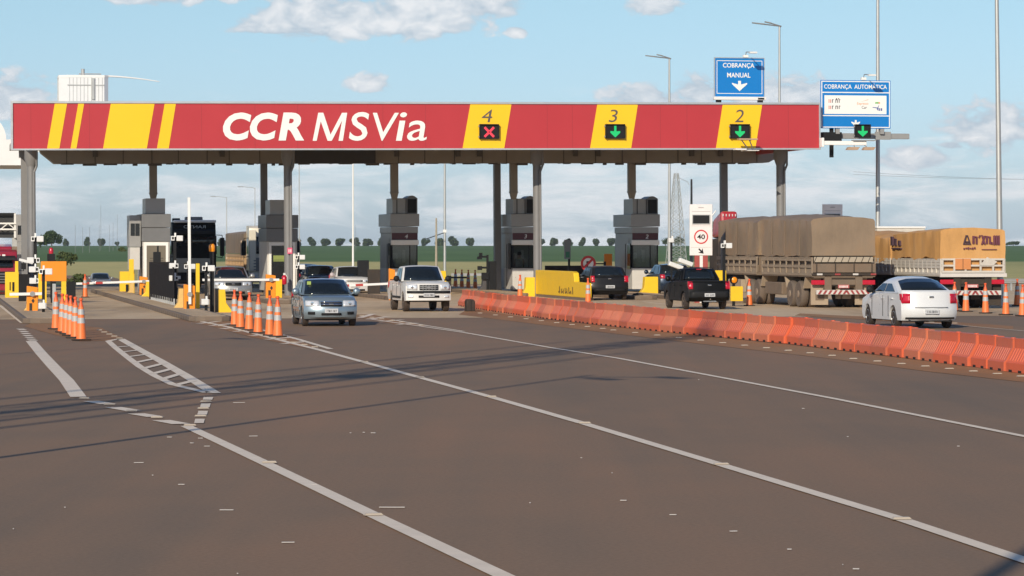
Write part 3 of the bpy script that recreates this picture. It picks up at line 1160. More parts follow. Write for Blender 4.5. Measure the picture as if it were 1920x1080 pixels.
def manual_booth(label, px_face0, px_face1, ny, num, first=None):
    """booth with a corner window: front face between two photo columns on the line y = ny (road frame)"""
    x0, x1 = LX(px_face0, ny), LX(px_face1, ny)
    w = x1 - x0
    D = 4.3
    t = thing('toll_booth', label, 'toll booth', RW(x0, ny, 0), TH, 'toll booths under the canopy')
    zw0, zw1, zr0, zr1, z2, z3 = 1.25, 2.45, 2.72, 3.06, 3.38, 4.05
    MB().box(0, w, 0, D, .15, zw0).build('lower_wall', m_boothw, t, bevel=.02)
    MB().box(0, w, .9, D, zw0, zw1 + .35).build('rear_wall', m_panel, t)
    mb = MB()
    mb.box(-.02, w + .02, -.02, D, zr1, z2)
    mb.box(0.02, w - .02, .02, D - .05, zr0 - .2, zr1)
    u = mb.build('upper_wall', m_panel, t, bevel=.015)
    MB().box(-.08, w + .08, -.08, D + .05, z2 + .03, z3).build('parapet', m_panel, t, bevel=.02)
    MB().box(.0, w, -.035, .02, zr0, zr1).build('number_strip', m_maroon, t)
    letters('booth_number', num, m_white, t, w * .50, w * .62, zr0 + .07, zr1 - .07, -.036, shear=.15)
    MB().box(-.06, w + .03, -.22, .02, zw1, zr0 - .02).build('awning', m_white, t, bevel=.02)
    MB().box(.05, w - .05, .02, .035, zw0 + .05, zw1 - .01).build('glass', m_boothglass, t)
    MB().box(.01, .025, .06, .86, zw0 + .02, zw1 - .01).build('glass', m_boothglass, t)
    MB().box(w - .025, w - .01, .06, .86, zw0 + .02, zw1 - .01).build('glass', m_boothglass, t)
    MB().box(w * .12, w * .32, .86, .895, zw0 + .45, zw0 + .8).box(w * .5, w * .62, .87, .896, zw0 + .3, zw0 + .95).build('notice', m_boothw, t)
    mb = MB()
    for xx in (0, w - .05, w * .68):
        mb.box(xx, xx + .05, 0, .05, zw0 + .0, zw1 - .003)
    mb.box(.05, w - .05, -.004, .046, zw0 + .002, zw0 + .05)
    mb.box(0, .05, .84, .89, zw0, zw1 - .003)
    mb.build('window_frame', m_black, t)
    MB().box(-.06, -.02, .25, .95, zw0 - .05, zw1 + .08).build('side_shutter', m_glassd, t)
    MB().box(.2, .55, .12, .3, zw0 + .05, zw0 + .5).box(w * .7, w * .7 + .1, .2, .3, zw0 + .4, zw0 + .5).build('counter_display', m_grey, t)
    mb = MB()
    mb.box(.06, w * .56, .15, 2.4, z3 + .005, z3 + .80)
    mb.build('plant_box', m_panel, t, bevel=.02)
    MB().box(w * .20, w * .205 + .03, .13, .15, z3 + .02, z3 + .8).build('plant_seam', m_black, t)
    mb = MB()
    xa, xb = w * .57, w * 1.0
    n = 8
    arc = [(xa + (xb - xa) * i / n, z3 + .80 + .14 * math.sin(math.pi * i / n)) for i in range(n + 1)]
    mb.prism([(xa, z3 + .005)] + arc + [(xb, z3 + .005)], 'y', .05, 1.6)
    mb.build('cooler_unit', m_paneld, t)
    MB().box(xa + .06, xb - .06, .03, .05, z3 + .05, z3 + .76).build('cooler_grille', m_black, t)
    MB().box(-.02, .0, 1.6, 1.66, .3, 2.5).build('door_seam', m_black, t)
    return t


manual_booth('grey toll booth with maroon strip 4, behind the white pickup', 734.5, 783, 12.0, '4')
manual_booth('grey toll booth with maroon strip 3, beside the long yellow wall', 961, 1004, 12.0, '3')
manual_booth('grey toll booth with maroon strip 2, right of the dark hatchback', 1185.5, 1234, 12.0, '2')


def attendant(loc):
    """seated toll clerk in a yellow-green vest, seen from the waist up through the glass"""
    t = thing('person', 'toll clerk in a yellow green vest sitting inside booth 3', 'person', loc, TH + R(160))
    me = bpy.data.meshes.new('body')
    V_ = [(0, 0, .50), (0, .0, .72), (0, .01, .95), (0, .02, 1.04), (0, .03, 1.16), (0, .05, 1.27), (-.17, .0, .98), (-.24, .06, .74), (-.20, .28, .68), (.17, 0, .98), (.24, .06, .74), (.20, .28, .68),
          (-.10, .05, .48), (-.12, .42, .48), (-.12, .45, .08), (-.12, .58, .04), (.10, .05, .48), (.12, .42, .48), (.12, .45, .08), (.12, .58, .04)]
    E_ = [(0, 1), (1, 2), (2, 3), (3, 4), (4, 5), (2, 6), (6, 7), (7, 8), (2, 9), (9, 10), (10, 11), (0, 12), (12, 13), (13, 14), (14, 15), (0, 16), (16, 17), (17, 18), (18, 19)]
    rad = [.15, .14, .14, .055, .09, .08, .065, .05, .04, .065, .05, .04, .085, .065, .05, .045, .085, .065, .05, .045]
    me.from_pydata(V_, E_, [])
    b = bpy.data.objects.new('body', me)
    COL.objects.link(b)
    b.parent = t
    b.modifiers.new('skin', 'SKIN')
    for i, r in enumerate(rad):
        me.skin_vertices[0].data[i].radius = (r, r * .85)
    me.skin_vertices[0].data[0].use_root = True
    b.modifiers.new('sub', 'SUBSURF').levels = 1
    me.materials.append(mat('skin_brown', (0.30, 0.17, 0.11), .6))
    MB().lathe([(.19, .58), (.20, .75), (.20, .95), (.12, 1.05)], n=16).build('vest', mat('vest_lime', (0.45, 0.50, 0.06), .7, var=.2), t, smooth=50)
    MB().lathe([(.10, 1.20), (.112, 1.27), (.09, 1.35), (.0, 1.39)], (0, .03, 0), n=14, cap=False).build('hair', m_black, t, smooth=60)
    MB().box(-.22, .22, -.25, .2, .38, .42).box(-.2, .2, -.28, -.24, .45, .85).box(-.04, .04, -.04, .04, .0, .38).build('chair', m_black, t)
    return t


def rear_booth(label, px0, px1, ny, dark, side):
    x0, x1 = LX(px0, ny), LX(px1, ny)
    w = x1 - x0
    D = 4.0
    t = thing('toll_booth', label, 'toll booth', RW(x0, ny, 0), TH, 'toll booths under the canopy')
    MB().box(0, w, .06, D, .15, 2.62).build('wall', m_boothw, t)
    MB().box(-.04, w + .04, -.02, D, 2.62, 3.28).build('upper_wall', m_paneld, t, bevel=.015)
    MB().box(-.06, w + .06, -.05, D, 3.30, 3.96).build('parapet', m_paneld, t, bevel=.015)
    MB().box(w * .1, w * .84, .1, 2.4, 3.965, 4.72).build('plant_box', m_panel, t, bevel=.02)
    mb = MB()
    a, b = w * .14, w * .86
    mb.box(a - .12, a, 0, .059, .16, 2.58)
    mb.box(b, b + .12, 0, .059, .16, 2.58)
    mb.box(a, b, 0, .059, 2.42, 2.58)
    mb.build('door_frame', m_white, t)
    if dark:
        MB().box(a, b, .03, .058, .17, 2.41).build('door', m_glassd, t)
        MB().box(a + .1, b - .35, .02, .029, 1.70, 1.92).box(a + .1, b - .35, .015, .029, 1.62, 1.68).build('door_sticker', mat('sticker_green', (0.25, 0.30, 0.08), 0.5), t)
    else:
        d = MB().box(a, b, .03, .058, .17, 2.41).build('door', mat('door_taupe', (0.16, 0.135, 0.10), 0.6, var=.1), t)
        mb = MB()
        for k in range(5):
            mb.box(a + .15, b - .12, .022, .03, 1.30 + k * .12, 1.34 + k * .12)
        mb.build('louvre', mat('door_shade', (0.07, 0.06, 0.045), 0.6), d)
        MB().box(a + .18, b - .15, .024, .0295, .75, 1.15).build('door_glass', m_glassd, d)
    if side:
        mb = MB().box(-.62, -.06, .6, 2.6, 2.35, 3.9)
        s_ = mb.build('side_cabinet', m_panel, t, bevel=.02)
        MB().box(-.56, -.36, .57, .599, 2.9, 3.5).box(-.33, -.13, .57, .599, 2.9, 3.5).build('cabinet_window', m_glassd, s_)
        MB().box(-.60, -.12, .5, 2.2, 1.25, 2.33).build('side_panel', m_boothw, t)
        MB().box(-.05, -.01, .3, .36, .2, 2.4).build('downpipe', m_black, t)
    return t


attendant(RW(LX(974, 12.5), 12.5, .72))
rear_booth('grey toll booth with louvred door and side cabinet, behind the black fence panel', 268, 318, 6.0, False, True)
rear_booth('grey toll booth with dark open doorway beside the pink notice', 501, 557, 10.0, True, False)
# ---------------------------------------------------------------- cars
def paint_mat(name, col, metal=0.0, rough=0.28, dust=0.0, coat=0.6):
    return mat(name, col, rough, metal, var=0.05, scale=1.5, coat=coat, dust=dust)


def interp(P, k, t):
    for a, b in zip(P[:-1], P[1:]):
        lo, hi = min(a[1 - k], b[1 - k]), max(a[1 - k], b[1 - k])
        if lo <= t <= hi and hi > lo:
            u = (t - a[1 - k]) / (b[1 - k] - a[1 - k])
            return a[k] + (b[k] - a[k]) * u
    return P[-1][k]


def car(name, label, cat, loc, rz, p, group=None):
    """p: measures in metres; front is +Y. Built from lofted body, cabin, glass, lamps, bumpers, wheels"""
    L, Wd, H = p['L'], p['W'], p['H']
    f, r_ = L / 2, -L / 2
    ya = f - p['fo']
    yb = ya - p['wb']
    hood, belt, deck = p['hood'], p['belt'], p['deck']
    cowl, wtop, rtop, rbase = p['cowl'], p['wtop'], p['rtop'], p['rbase']
    wr = p['wr']
    sill = p.get('sill', .22)
    paint = p['paint']
    t = thing(name, label, cat, loc, rz, group)
    nose = p.get('nose', .10)
    front = [(f - .12, sill), (f - .03, sill + .06), (f, .42), (f - .015, .56), (f - nose * .6, hood - .16), (f - nose, hood - .07), (f - nose - .14, hood - .01), (f - nose - .34, hood + .02)]
    hoodp = [((f - nose - .34) * .5 + cowl * .5, (hood + belt) / 2 + .03), (cowl, belt + .015)]
    top = [(cowl - .02, belt), ((cowl + rbase) / 2, belt + .015), (rbase, belt + .02)]
    tn = p.get('tail', .06)
    rear = [(r_ + tn + .10, deck), (r_ + tn + .02, deck - .05), (r_ + tn * .5, .74), (r_ + .01, .62), (r_, .46), (r_ + .05, sill + .08), (r_ + .14, sill)]
    if p.get('rbase_on_tail'):
        rear = [(r_ + tn + .02, deck - .05)] + rear[2:]
    ra = wr + .065
    bot = []
    for yc in (yb, ya):
        z0 = math.asin(max(-1, min(1, (sill - wr) / ra)))
        n = 12
        for k in range(n + 1):
            a = math.pi - z0 - (math.pi - 2 * z0) * k / n
            bot.append((yc + ra * math.cos(a), wr + ra * math.sin(a)))
    prof = front + hoodp + top + rear + bot
    bow_f, bow_r = p.get('bow_f', .20), p.get('bow_r', .10)

    def warp(s, y, z):
        a = abs(s)
        if y > ya:
            y -= bow_f * a ** 2.6 * ((y - ya) / p['fo'])
        if y < yb:
            y += bow_r * a ** 3 * ((yb - y) / (yb - r_))
        hw = Wd / 2 * (1 - p.get('taper', .05) * abs(2 * y / L) ** 3)
        tuck = 0.0
        if z > belt - .12 and a > .95:
            tuck = .035
            z -= .02
        if z < .42 and a > .95:
            tuck = max(tuck, .035 * (.42 - z) / .2)
        if z > hood - .1 and y > cowl - .1:
            z -= .055 * a ** 3
        return (s * hw - math.copysign(tuck, s) if a > .95 else s * hw, y, z)
    loops = [[warp(s, y, z) for y, z in prof] for s in (-1, -.93, -.8, -.5, 0, .5, .8, .93, 1)]
    body = MB().loft(loops).build('body', paint, t, smooth=38)

    def fy(z, s=0, tab=front):
        return interp(tab, 0, z)

    def fpatch(nm, m, s0, s1, z0, z1, off=.015, n=5, par=None, skew=0.0):
        rows = []
        for i in range(n + 1):
            s = s0 + (s1 - s0) * i / n
            row = []
            for k in range(4):
                z = z0 + (z1 - z0) * k / 3 + skew * abs((s - s0) / (s1 - s0 + 1e-9)) * (k / 3)
                x, y, zz = warp(s, fy(min(z, hood - .005)), min(z, hood - .005))
                row.append((x, y + off, zz))
            rows.append(row)
        return MB().grid(rows).build(nm, m, par or t, smooth=60, solid=.02)

    def rpatch(nm, m, s0, s1, z0, z1, off=.015, n=5, par=None):
        tab = [(y, z) for y, z in rear]
        rows = []
        for i in range(n + 1):
            s = s0 + (s1 - s0) * i / n
            row = []
            for k in range(4):
                z = z0 + (z1 - z0) * k / 3
                x, y, zz = warp(s, interp(tab, 0, min(z, deck - .002)), z)
                row.append((x, y - off, z))
            rows.append(row)
        return MB().grid(rows).build(nm, m, par or t, smooth=60, solid=.02)
    # cabin
    wb_, wt = Wd / 2 - .055, Wd / 2 - p.get('tumble', .20)
    S = (-1, -.94, -.85, -.5, 0, .5, .85, .94, 1)
    cr = p.get('crown', 0.0)

    def P(k, s):
        a = s * s
        if k == 0:
            return (s * wb_, cowl - .13 * a, belt + .0)
        if k == 1:
            return (s * wt, wtop - .10 * a, H - .03 - (.035 + cr) * a * (a if cr else 1))
        if k == 2:
            return (s * wt, wtop * .62 + rtop * .38, H - (.045 + cr) * a * (a if cr else 1))
        if k == 3:
            return (s * wt, rtop + .05 * a, H - .035 - (.045 + cr) * a * (a if cr else 1))
        return (s * wb_, rbase + .07 * a, belt + .02)
    def PR(s):
        """the cabin's outline at one lateral station with its corners rounded"""
        q = [Vector(P(k, s)) for k in range(5)]
        out = [q[0]]
        for k in (1, 2, 3):
            la, lb = (q[k - 1] - q[k]), (q[k + 1] - q[k])
            c = p.get('round', .26)
            a, b = q[k] + la * min(.45, c / la.length), q[k] + lb * min(.45, c / lb.length)
            for i in range(5):
                u = i / 4
                out.append(a * (1 - u) ** 2 + q[k] * 2 * u * (1 - u) + b * u ** 2)
        out.append(q[4])
        return [tuple(v) for v in out]
    mb = MB()
    cols = [PR(s) for s in S]
    mb.grid([[c_[i] for c_ in cols] for i in range(len(cols[0]))])
    for s in (0, -1):
        mb.add(cols[s], [tuple(range(len(cols[0])))])
    mb.build('cabin', p.get('roofpaint', paint), t, smooth=30)

    def glass(nm, k, s0, s1, u0, u1, m=m_carglass):
        rows = []
        for i in range(6):
            s = s0 + (s1 - s0) * i / 5
            a, b = Vector(P(k, s)), Vector(P(k + 1, s))
            rows.append([tuple(a + (b - a) * (u0 + (u1 - u0) * j / 3)) for j in range(4)])
        A, B = Vector(P(k, -.5)), Vector(P(k + 1, -.5))
        C = Vector(P(k, .5))
        nrm = (B - A).cross(C - A).normalized()
        if nrm.z < 0:
            nrm = -nrm
        rows = [[tuple(Vector(q) + nrm * .012) for q in rw] for rw in rows]
        return MB().grid(rows).build(nm, m, t, smooth=60, solid=.012)
    glass('windshield', 0, -.90, .90, .04, .95)
    if not p.get('no_rear_glass'):
        q = p.get('rglass', (-.88, .88, .08, .90))
        glass('rear_window', 3, q[0], q[1], q[2], q[3])

    def side(y, z, s):
        u = (z - belt) / (H - .08 - cr - belt)
        return (s * (wb_ + (wt - wb_) * u + .014), y, z)
    z0, z1 = belt + .05, H - .12 - cr
    uA = lambda z: (z - belt) / (H - .065 - cr - belt)
    ya_ = lambda z: P(0, 1)[1] + (P(1, 1)[1] - P(0, 1)[1]) * uA(z) - .09
    yc_ = lambda z: P(4, 1)[1] + (P(3, 1)[1] - P(4, 1)[1]) * uA(z) + p.get('cpil', .16)
    ybp = p.get('bp', (cowl + rbase) / 2 - .05)
    for s in (-1, 1):
        rows = [[side(ya_(z), z, s), side(ybp + .04, z, s)] for z in (z0, (z0 + z1) / 2, z1)]
        w_ = MB().grid(rows).build('side_window', m_carglass, t, solid=.012)
        if not p.get('single_cab'):
            rows = [[side(ybp - .04, z, s), side(yc_(z), z, s)] for z in (z0, (z0 + z1) / 2, z1)]
            MB().grid(rows).build('side_window', m_carglass, t, solid=.012)
        hx = s * (Wd / 2 + .012)
        for hy in ([ybp + .12] + ([] if p.get('single_cab') else [ybp - .85])):
            MB().box(min(hx, hx - s * .05), max(hx, hx - s * .05), hy - .09, hy + .09, belt - .17, belt - .13).build('door_handle', p.get('trimm', paint), t, bevel=.01)
        a_, b_ = s * (Wd / 2 - .006), s * (Wd / 2 + .005)
        for yy in (ybp, ya - ra - .12, yb + ra + .10 if not p.get('single_cab') else ybp - .03):
            MB().box(min(a_, b_), max(a_, b_), yy - .006, yy + .006, sill + .1, belt - .07).build('door_gap', m_under, t)
        if p.get('moulding'):
            a_, b_ = s * (Wd / 2 - .01), s * (Wd / 2 + .018)
            MB().box(min(a_, b_), max(a_, b_), yb + ra + .05, ya - ra - .05, .48, .56).build('side_moulding', p.get('mouldm', m_black), t)
        # mirrors
        yy = P(0, 1)[1] - .18
        mx = s * (Wd / 2 + .10)
        mb = MB()
        mb.lathe([(.02, -.07), (.10, -.05), (.115, .0), (.10, .05), (.05, .08)], (mx, yy + .02, belt + .10), 'y', 12)
        m_ = mb.build('side_mirror', p.get('mirror', paint), t, smooth=60)
        m_.scale = (1, 1, 1)
        MB().tube([(s * (wb_ - .02), yy, belt + .03), (mx, yy + .02, belt + .07)], .03).build('mirror_arm', p.get('mirror', paint), m_)
    # lamps, grille, bumpers
    hl = p.get('hl', (.52, .96, hood - .24, hood - .09))
    for s in (-1, 1):
        h_ = fpatch('headlight', m_lamp, s * hl[0], s * hl[1], hl[2], hl[3], .014)
        c = warp(s * (hl[0] + hl[1]) / 2, fy((hl[2] + hl[3]) / 2), (hl[2] + hl[3]) / 2)
        MB().lathe([(.055, 0), (.05, .03), (.0, .035)], (c[0], c[1] + .008, c[2]), 'y', 12, cap=False).build('bulb', m_chrome, h_, smooth=60)
        tl = p['tl']
        rpatch('tail_light', m_tail, s * tl[0], s * tl[1], tl[2], tl[3], .014)
        if p.get('tlside', True):
            x_ = s * (Wd / 2 * (1 - p.get('taper', .05) * .88) + .006)
            yy0 = r_ + bow_r + .02
            MB().prism([(yy0 - .05, tl[2]), (yy0 + .14, tl[2] + .08), (yy0 + .20, tl[3]), (yy0 + .05, tl[3])], 'x', min(x_, x_ - s * .04), max(x_, x_ - s * .04)).build('tail_light', m_tail, t)
    if p.get('grille'):
        g = p['grille']
        gr = fpatch('grille', m_black, -g[0], g[0], g[1], g[2], .013)
        for zz in g[3]:
            fpatch('grille_bar', p.get('barm', m_chrome), -g[0] * .97, g[0] * .97, zz - .014, zz + .014, .022, par=gr)
    if p.get('intake'):
        g = p['intake']
        fpatch('air_intake', m_black, -g[0], g[0], g[1], g[2], .013)
    for fg in p.get('fog', ()):
        for s in (-1, 1):
            fpatch('fog_lamp', fg[4], s * fg[0], s * fg[1], fg[2], fg[3], .014)
    for b_ in p.get('fbars', ()):
        fpatch('bumper_strip', b_[3], -b_[0], b_[0], b_[1], b_[2], .025, n=9)
    for b_ in p.get('rbars', ()):
        rpatch('bumper_strip', b_[3], -b_[0], b_[0], b_[1], b_[2], .02, n=9)
    if p.get('emblem_f'):
        z = p['emblem_f']
        y = fy(z)
        MB().box(-.07, .07, y + .02, y + .045, z - .018, z + .018).build('emblem', m_chrome, t, bevel=.008)
    if p.get('emblem_r'):
        z = p['emblem_r']
        y = interp(rear, 0, z)
        MB().box(-.07, .07, y - .045, y - .012, z - .025, z + .025).build('emblem', m_chrome, t, bevel=.01)
    for zz, tab, sg in ((p.get('plate_f'), front, 1), (p.get('plate_r'), rear, -1)):
        if zz is None:
            continue
        y = interp(tab, 0, zz)
        lo, hi = sorted((y - .02 * sg, y + .04 * sg))
        pl = MB().box(-.20, .20, lo, hi, zz - .065, zz + .065).build('license_plate', m_plate, t)
        mb = MB()
        yo = y + .04 * sg
        rp = random.Random(int(zz * 1000))
        for k in range(7):
            x = -.155 + k * .045 + (.02 if k > 2 else 0)
            lo, hi = sorted((yo, yo + .004 * sg))
            mb.box(x, x + .010, lo, hi, zz - .04, zz + .03)
            if rp.random() < .7:
                mb.box(x + .010, x + .028, lo, hi, zz + (.015 if rp.random() < .5 else -.04), zz + (.03 if rp.random() < .5 else .02))
            if rp.random() < .6:
                mb.box(x + .024, x + .032, lo, hi, zz - .04, zz + .014)
        mb.build('plate_letters', m_glyph, pl)
    MB().box(-(Wd / 2 - .24), Wd / 2 - .24, r_ + .22, f - .22, sill - .04, .62).build('underbody', m_under, t)
    # wheels
    tw = p.get('tw', .19)
    for s in (-1, 1):
        for yy in (ya, yb):
            xo = s * (Wd / 2 - .025)
            xi = xo - s * tw
            mb = MB()
            mb.lathe([(wr * .60, 0), (wr * .90, 0), (wr * .985, s * -.025), (wr, s * -.05), (wr, s * -(tw - .05)), (wr * .97, s * -(tw - .02)), (wr * .6, s * -tw)], (xo, yy, wr), 'x', 24)
            wh = mb.build('wheel', p.get('tyre', m_rubber), t, smooth=40)
            mb = MB()
            mb.lathe([(wr * .64, s * .004), (wr * .60, s * .006), (wr * .55, s * -.03), (wr * .2, s * -.02), (wr * .12, s * .0), (0.001, s * .004)], (xo, yy, wr), 'x', 24, cap=False)
            rm = mb.build('rim', p.get('rim', m_rim), wh, smooth=50)
            mb = MB()
            for k in range(6):
                a = k * math.pi / 3 + .3
                q = Matrix.Translation((xo, yy, wr)) @ Matrix.Rotation(a, 4, 'X')
                mb.box(min(-.006 * s, -.03 * s), max(-.006 * s, -.03 * s), -.035, .035, wr * .28, wr * .52, q)
            mb.build('rim_slot', m_black, rm)
    return t


def put(px, py, p, facing, rear_axle=False):
    """location of a car whose nearer axle's middle touches the ground at a photo pixel"""
    g = G(px, py)
    ya = p['L'] / 2 - p['fo']
    yb = ya - p['wb']
    if facing > 0:      # drives away: the rear axle is the near one
        d = Vector((-ST, CT, 0))
        return Vector((g.x, g.y, 0)) - d * yb, TH
    d = Vector((ST, -CT, 0))
    return Vector((g.x, g.y, 0)) - d * ya, TH + math.pi


pt_silver = paint_mat('paint_silver_sky_tint', (0.27, 0.34, 0.385), 0.55, 0.30, dust=.04)  # silver paint tinted blue: the sky's reflection is put into its colour
pt_white = paint_mat('paint_white', (0.70, 0.70, 0.70), 0.0, 0.3, coat=.4)
pt_whiteb = paint_mat('paint_white_dusty', (0.66, 0.64, 0.61), 0.0, 0.4, dust=.06, coat=.3)
pt_black = paint_mat('paint_black', (0.003, 0.003, 0.003), 0.0, 0.5, coat=.04)
pt_graph = paint_mat('paint_graphite', (0.016, 0.015, 0.016), 0.1, 0.4, coat=.12)
for k_ in ('paint_black', 'paint_graphite'):
    MATS[k_].node_tree.nodes['Principled BSDF'].inputs['Specular IOR Level'].default_value = .18
pt_navy = paint_mat('paint_navy', (0.015, 0.030, 0.060), 0.3, 0.25)
pt_greys = paint_mat('paint_grey_silver', (0.36, 0.35, 0.33), 0.5, 0.32, dust=.05)

hatch = dict(L=3.79, W=1.66, H=1.43, wb=2.44, fo=.72, hood=.90, belt=.93, deck=.95, cowl=.88, wtop=.18, rtop=-1.35, rbase=-1.72, wr=.285, tail=.05, rbase_on_tail=True,
             tl=(.72, .98, .78, 1.0), hl=(.50, .93, .60, .78), cpil=.30, bp=-.30)


def V(base, **k):
    d = dict(base)
    d.update(k)
    return d


p = V(hatch, paint=pt_silver, grille=(.40, .60, .74, (.665, .735)), intake=(.38, .34, .40), plate_f=.47, emblem_f=.665, moulding=True, mouldm=pt_silver,
      fog=((.62, .86, .36, .44, m_black),), hl=(.46, .94, .60, .77), nose=.16, bow_f=.26)
l, a = put(616, 611, p, -1)
t = car('hatchback_car', 'silver hatchback driving towards us on the open asphalt', 'car', l, a, p)
MB().tube([(.55, .80, .965), (-.05, .76, 1.0)], .012, 5).tube([(-.05, .82, .965), (-.55, .74, 1.0)], .012, 5).build('wiper', m_black, t)
MB().box(.44, .56, .30, .33, 1.20, 1.30, Matrix.Translation((0, .06, .035))).build('window_sticker', mat('sticker_lime', (0.35, 0.45, 0.10), .5), t)

p = V(hatch, L=3.88, W=1.65, H=1.44, hood=.92, paint=pt_whiteb, grille=(.46, .70, .79, (.745,)), barm=pt_whiteb, hl=(.50, .93, .67, .80), nose=.06, intake=(.60, .29, .36), plate_f=.52,
      mirror=mat('mirror_dull', (0.5, 0.42, 0.42), 0.5))

l, a = put(662, 556, p, -1)
car('hatchback_car', 'white hatchback behind the red and white boom, partly hidden by the silver hatchback', 'car', l, a, p)

p = V(hatch, L=4.2, W=1.70, H=1.45, paint=pt_navy, grille=(.5, .62, .74, ()))
l, a = put(606, 552, p, -1)
car('hatchback_car', 'dark blue car left of the white hatchback, seen above the silver hatchback', 'car', l, a, p)
l, a = put(577, 546, p, -1)
car('hatchback_car', 'dark blue car farthest left, half hidden by the column and booth', 'car', l, a, p)

p = V(hatch, L=4.25, W=1.74, H=1.50, paint=pt_greys, hood=.95, belt=.97, deck=.99, cowl=.95, wtop=.25, grille=(.42, .66, .79, ()), hl=(.50, .95, .66, .80), plate_f=.50, emblem_f=.73, nose=.14,
      intake=(.60, .30, .40), fog=((.75, .90, .36, .42, m_lamp),), bow_f=.25)
l, a = put(435, 563, p, -1)
car('hatchback_car', 'dusty silver car waiting at the lowered white boom', 'car', l, a, p)

p = V(hatch, L=4.02, W=1.75, H=1.53, wb=2.59, paint=pt_graph, belt=1.0, deck=1.03, hood=.95, wr=.30, tl=(.80, .98, .80, 1.08), plate_r=.60, emblem_r=.95, rbars=((.86, .38, .50, m_black),), rglass=(-.82, .82, .06, .92),
      tail=.10, cpil=.34, sill=.28)
p['rtop'], p['rbase'] = -1.52, -1.82
l, a = put(1138, 562.5, p, 1)
car('hatchback_car', 'graphite grey hatchback driving into the lane beside the yellow wall', 'car', l, a, p)

sedan = dict(L=4.48, W=1.76, H=1.52, crown=.10, wb=2.62, fo=.86, hood=.95, belt=1.02, deck=1.12, cowl=1.05, wtop=.32, rtop=-.80, rbase=-1.70, round=.50, wr=.31, tail=.10, tl=(.72, .97, .74, 1.02), paint=pt_white, bp=-.22,
             plate_r=.50, emblem_r=.93, rbars=((.60, .615, .63, mat('seam_grey', (0.25, 0.25, 0.25), 0.5)), (.88, .29, .33, m_black)), rglass=(-.86, .86, .10, .93), cpil=.26, mirror=m_black, tumble=.19, bow_r=.28, taper=.06, sill=.24, trimm=pt_white)
l, a = put(1728, 615, sedan, 1)
car('sedan_car', 'white sedan seen from behind, driving past the orange barrier', 'car', l, a, sedan)

suv = V(hatch, L=4.4, W=1.80, H=1.62, paint=pt_greys, hood=1.0, belt=1.05, deck=1.06, wr=.33, grille=(.5, .72, .86, ()), hl=(.5, .93, .74, .86))
g = G(188, 545)
X, Y = (188 - 960) / F * 290.0, 290.0
c_ = car('suv_car', 'small silver car far off on the road beyond the left boom', 'car', (X, Y, tz(X, Y) + .02), TH + math.pi, suv)

blue = V(hatch, L=4.3, W=1.72, H=1.52, wb=2.6, paint=pt_navy, belt=1.0, deck=1.02, plate_r=.6, tl=(.75, .98, .80, 1.0))
l, a = put(1262, 552, blue, 1)
car('hatchback_car', 'dark blue car between the booth and the black pickup', 'car', l, a, blue)


def bed_cover(t, p, y0, y1, m, gate_m, glass_m=m_carglass):
    MB().box(-(p['W'] / 2 - .12), p['W'] / 2 - .12, y0, y1, p['belt'] + .015, p['belt'] + .045).build('bed_cover', m, t)


pick = dict(L=4.90, W=1.73, H=1.70, wb=2.98, fo=.82, hood=1.10, belt=1.10, deck=1.10, cowl=1.12, wtop=.62, rtop=-.62, rbase=-.72, wr=.345, tail=.03, tl=(.82, .98, .80, 1.05), hl=(.52, .95, .80, 1.0), paint=pt_whiteb,
            grille=(.42, .80, .98, (.86, .92)), barm=m_grey, fbars=((.96, .68, .77, m_black),), intake=(.46, .52, .60), plate_f=.62, fog=((.70, .90, .52, .60, m_lamp),), mirror=m_black, sill=.40, moulding=True, rim=m_rimdirty,
            bow_f=.16, nose=.05, cpil=.12, bp=.10, tw=.23, emblem_f=.9)
l, a = put(798, 584, pick, -1)
t = car('pickup_truck', 'white double cab pickup driving towards us beside the barrier end', 'pickup truck', l, a, pick)
bed_cover(t, pick, -2.38, -.78, m_black, None)
mb = MB()
for k in range(-2, 3):
    mb.box(k * .11 - .010, k * .11 + .010, 2.45, 2.475, .80, .98)
mb.build('grille_bar', m_grey, t)

strada = dict(L=4.43, W=1.66, H=1.58, wb=2.72, fo=.80, hood=.98, belt=1.05, deck=1.08, cowl=1.00, wtop=.45, rtop=-.42, rbase=-.72, wr=.32, tail=.04, tl=(.80, .99, .78, 1.07), paint=pt_black, bp=.12, single_cab=False,
              plate_r=.56, emblem_r=.93, rbars=((.95, .44, .70, m_black),), rglass=(-.80, .80, .12, .86), cpil=.10, sill=.34, rim=m_rimdirty, bow_r=.07)
l, a = put(1320, 580, strada, 1)
t = car('pickup_truck', 'black compact pickup seen from behind, heading for the rightmost booth', 'pickup truck', l, a, strada)
bed_cover(t, strada, -2.10, -.80, m_black, None)
MB().box(-.25, .25, -2.24, -2.20, .30, .34).tube([(0, -2.1, .42), (0, -2.32, .40)], .025).build('tow_bar', m_chrome, t)
MB().box(-.5, .5, -.50, -.40, 1.575, 1.60).build('roof_bar', m_black, t)
MB().box(-.10, .10, -.47, -.455, 1.50, 1.53).build('brake_light', m_tail, t)
for s in (-1, 1):
    MB().tube([(s * .55, -.45, 1.56), (s * .70, -.85, 1.13)], .025).build('roll_bar', m_black, t)


# ---------------------------------------------------------------- trucks
def wheel_truck(t, x, y, r=.52, w=.30, m=None, s=1):
    mb = MB()
    mb.lathe([(r * .6, 0), (r * .92, 0), (r, s * -.05), (r, s * -(w - .05)), (r * .92, s * -w), (r * .6, s * -w)], (x, y, r), 'x', 28)
    wh = mb.build('wheel', m or m_rubber, t, smooth=40)
    mb = MB()
    mb.lathe([(r * .62, s * .004), (r * .56, s * -.04), (r * .34, s * -.06), (r * .26, s * .02), (.001, s * .03)], (x, y, r), 'x', 28, cap=False)
    mb.build('rim', m_rimdirty, wh, smooth=50)


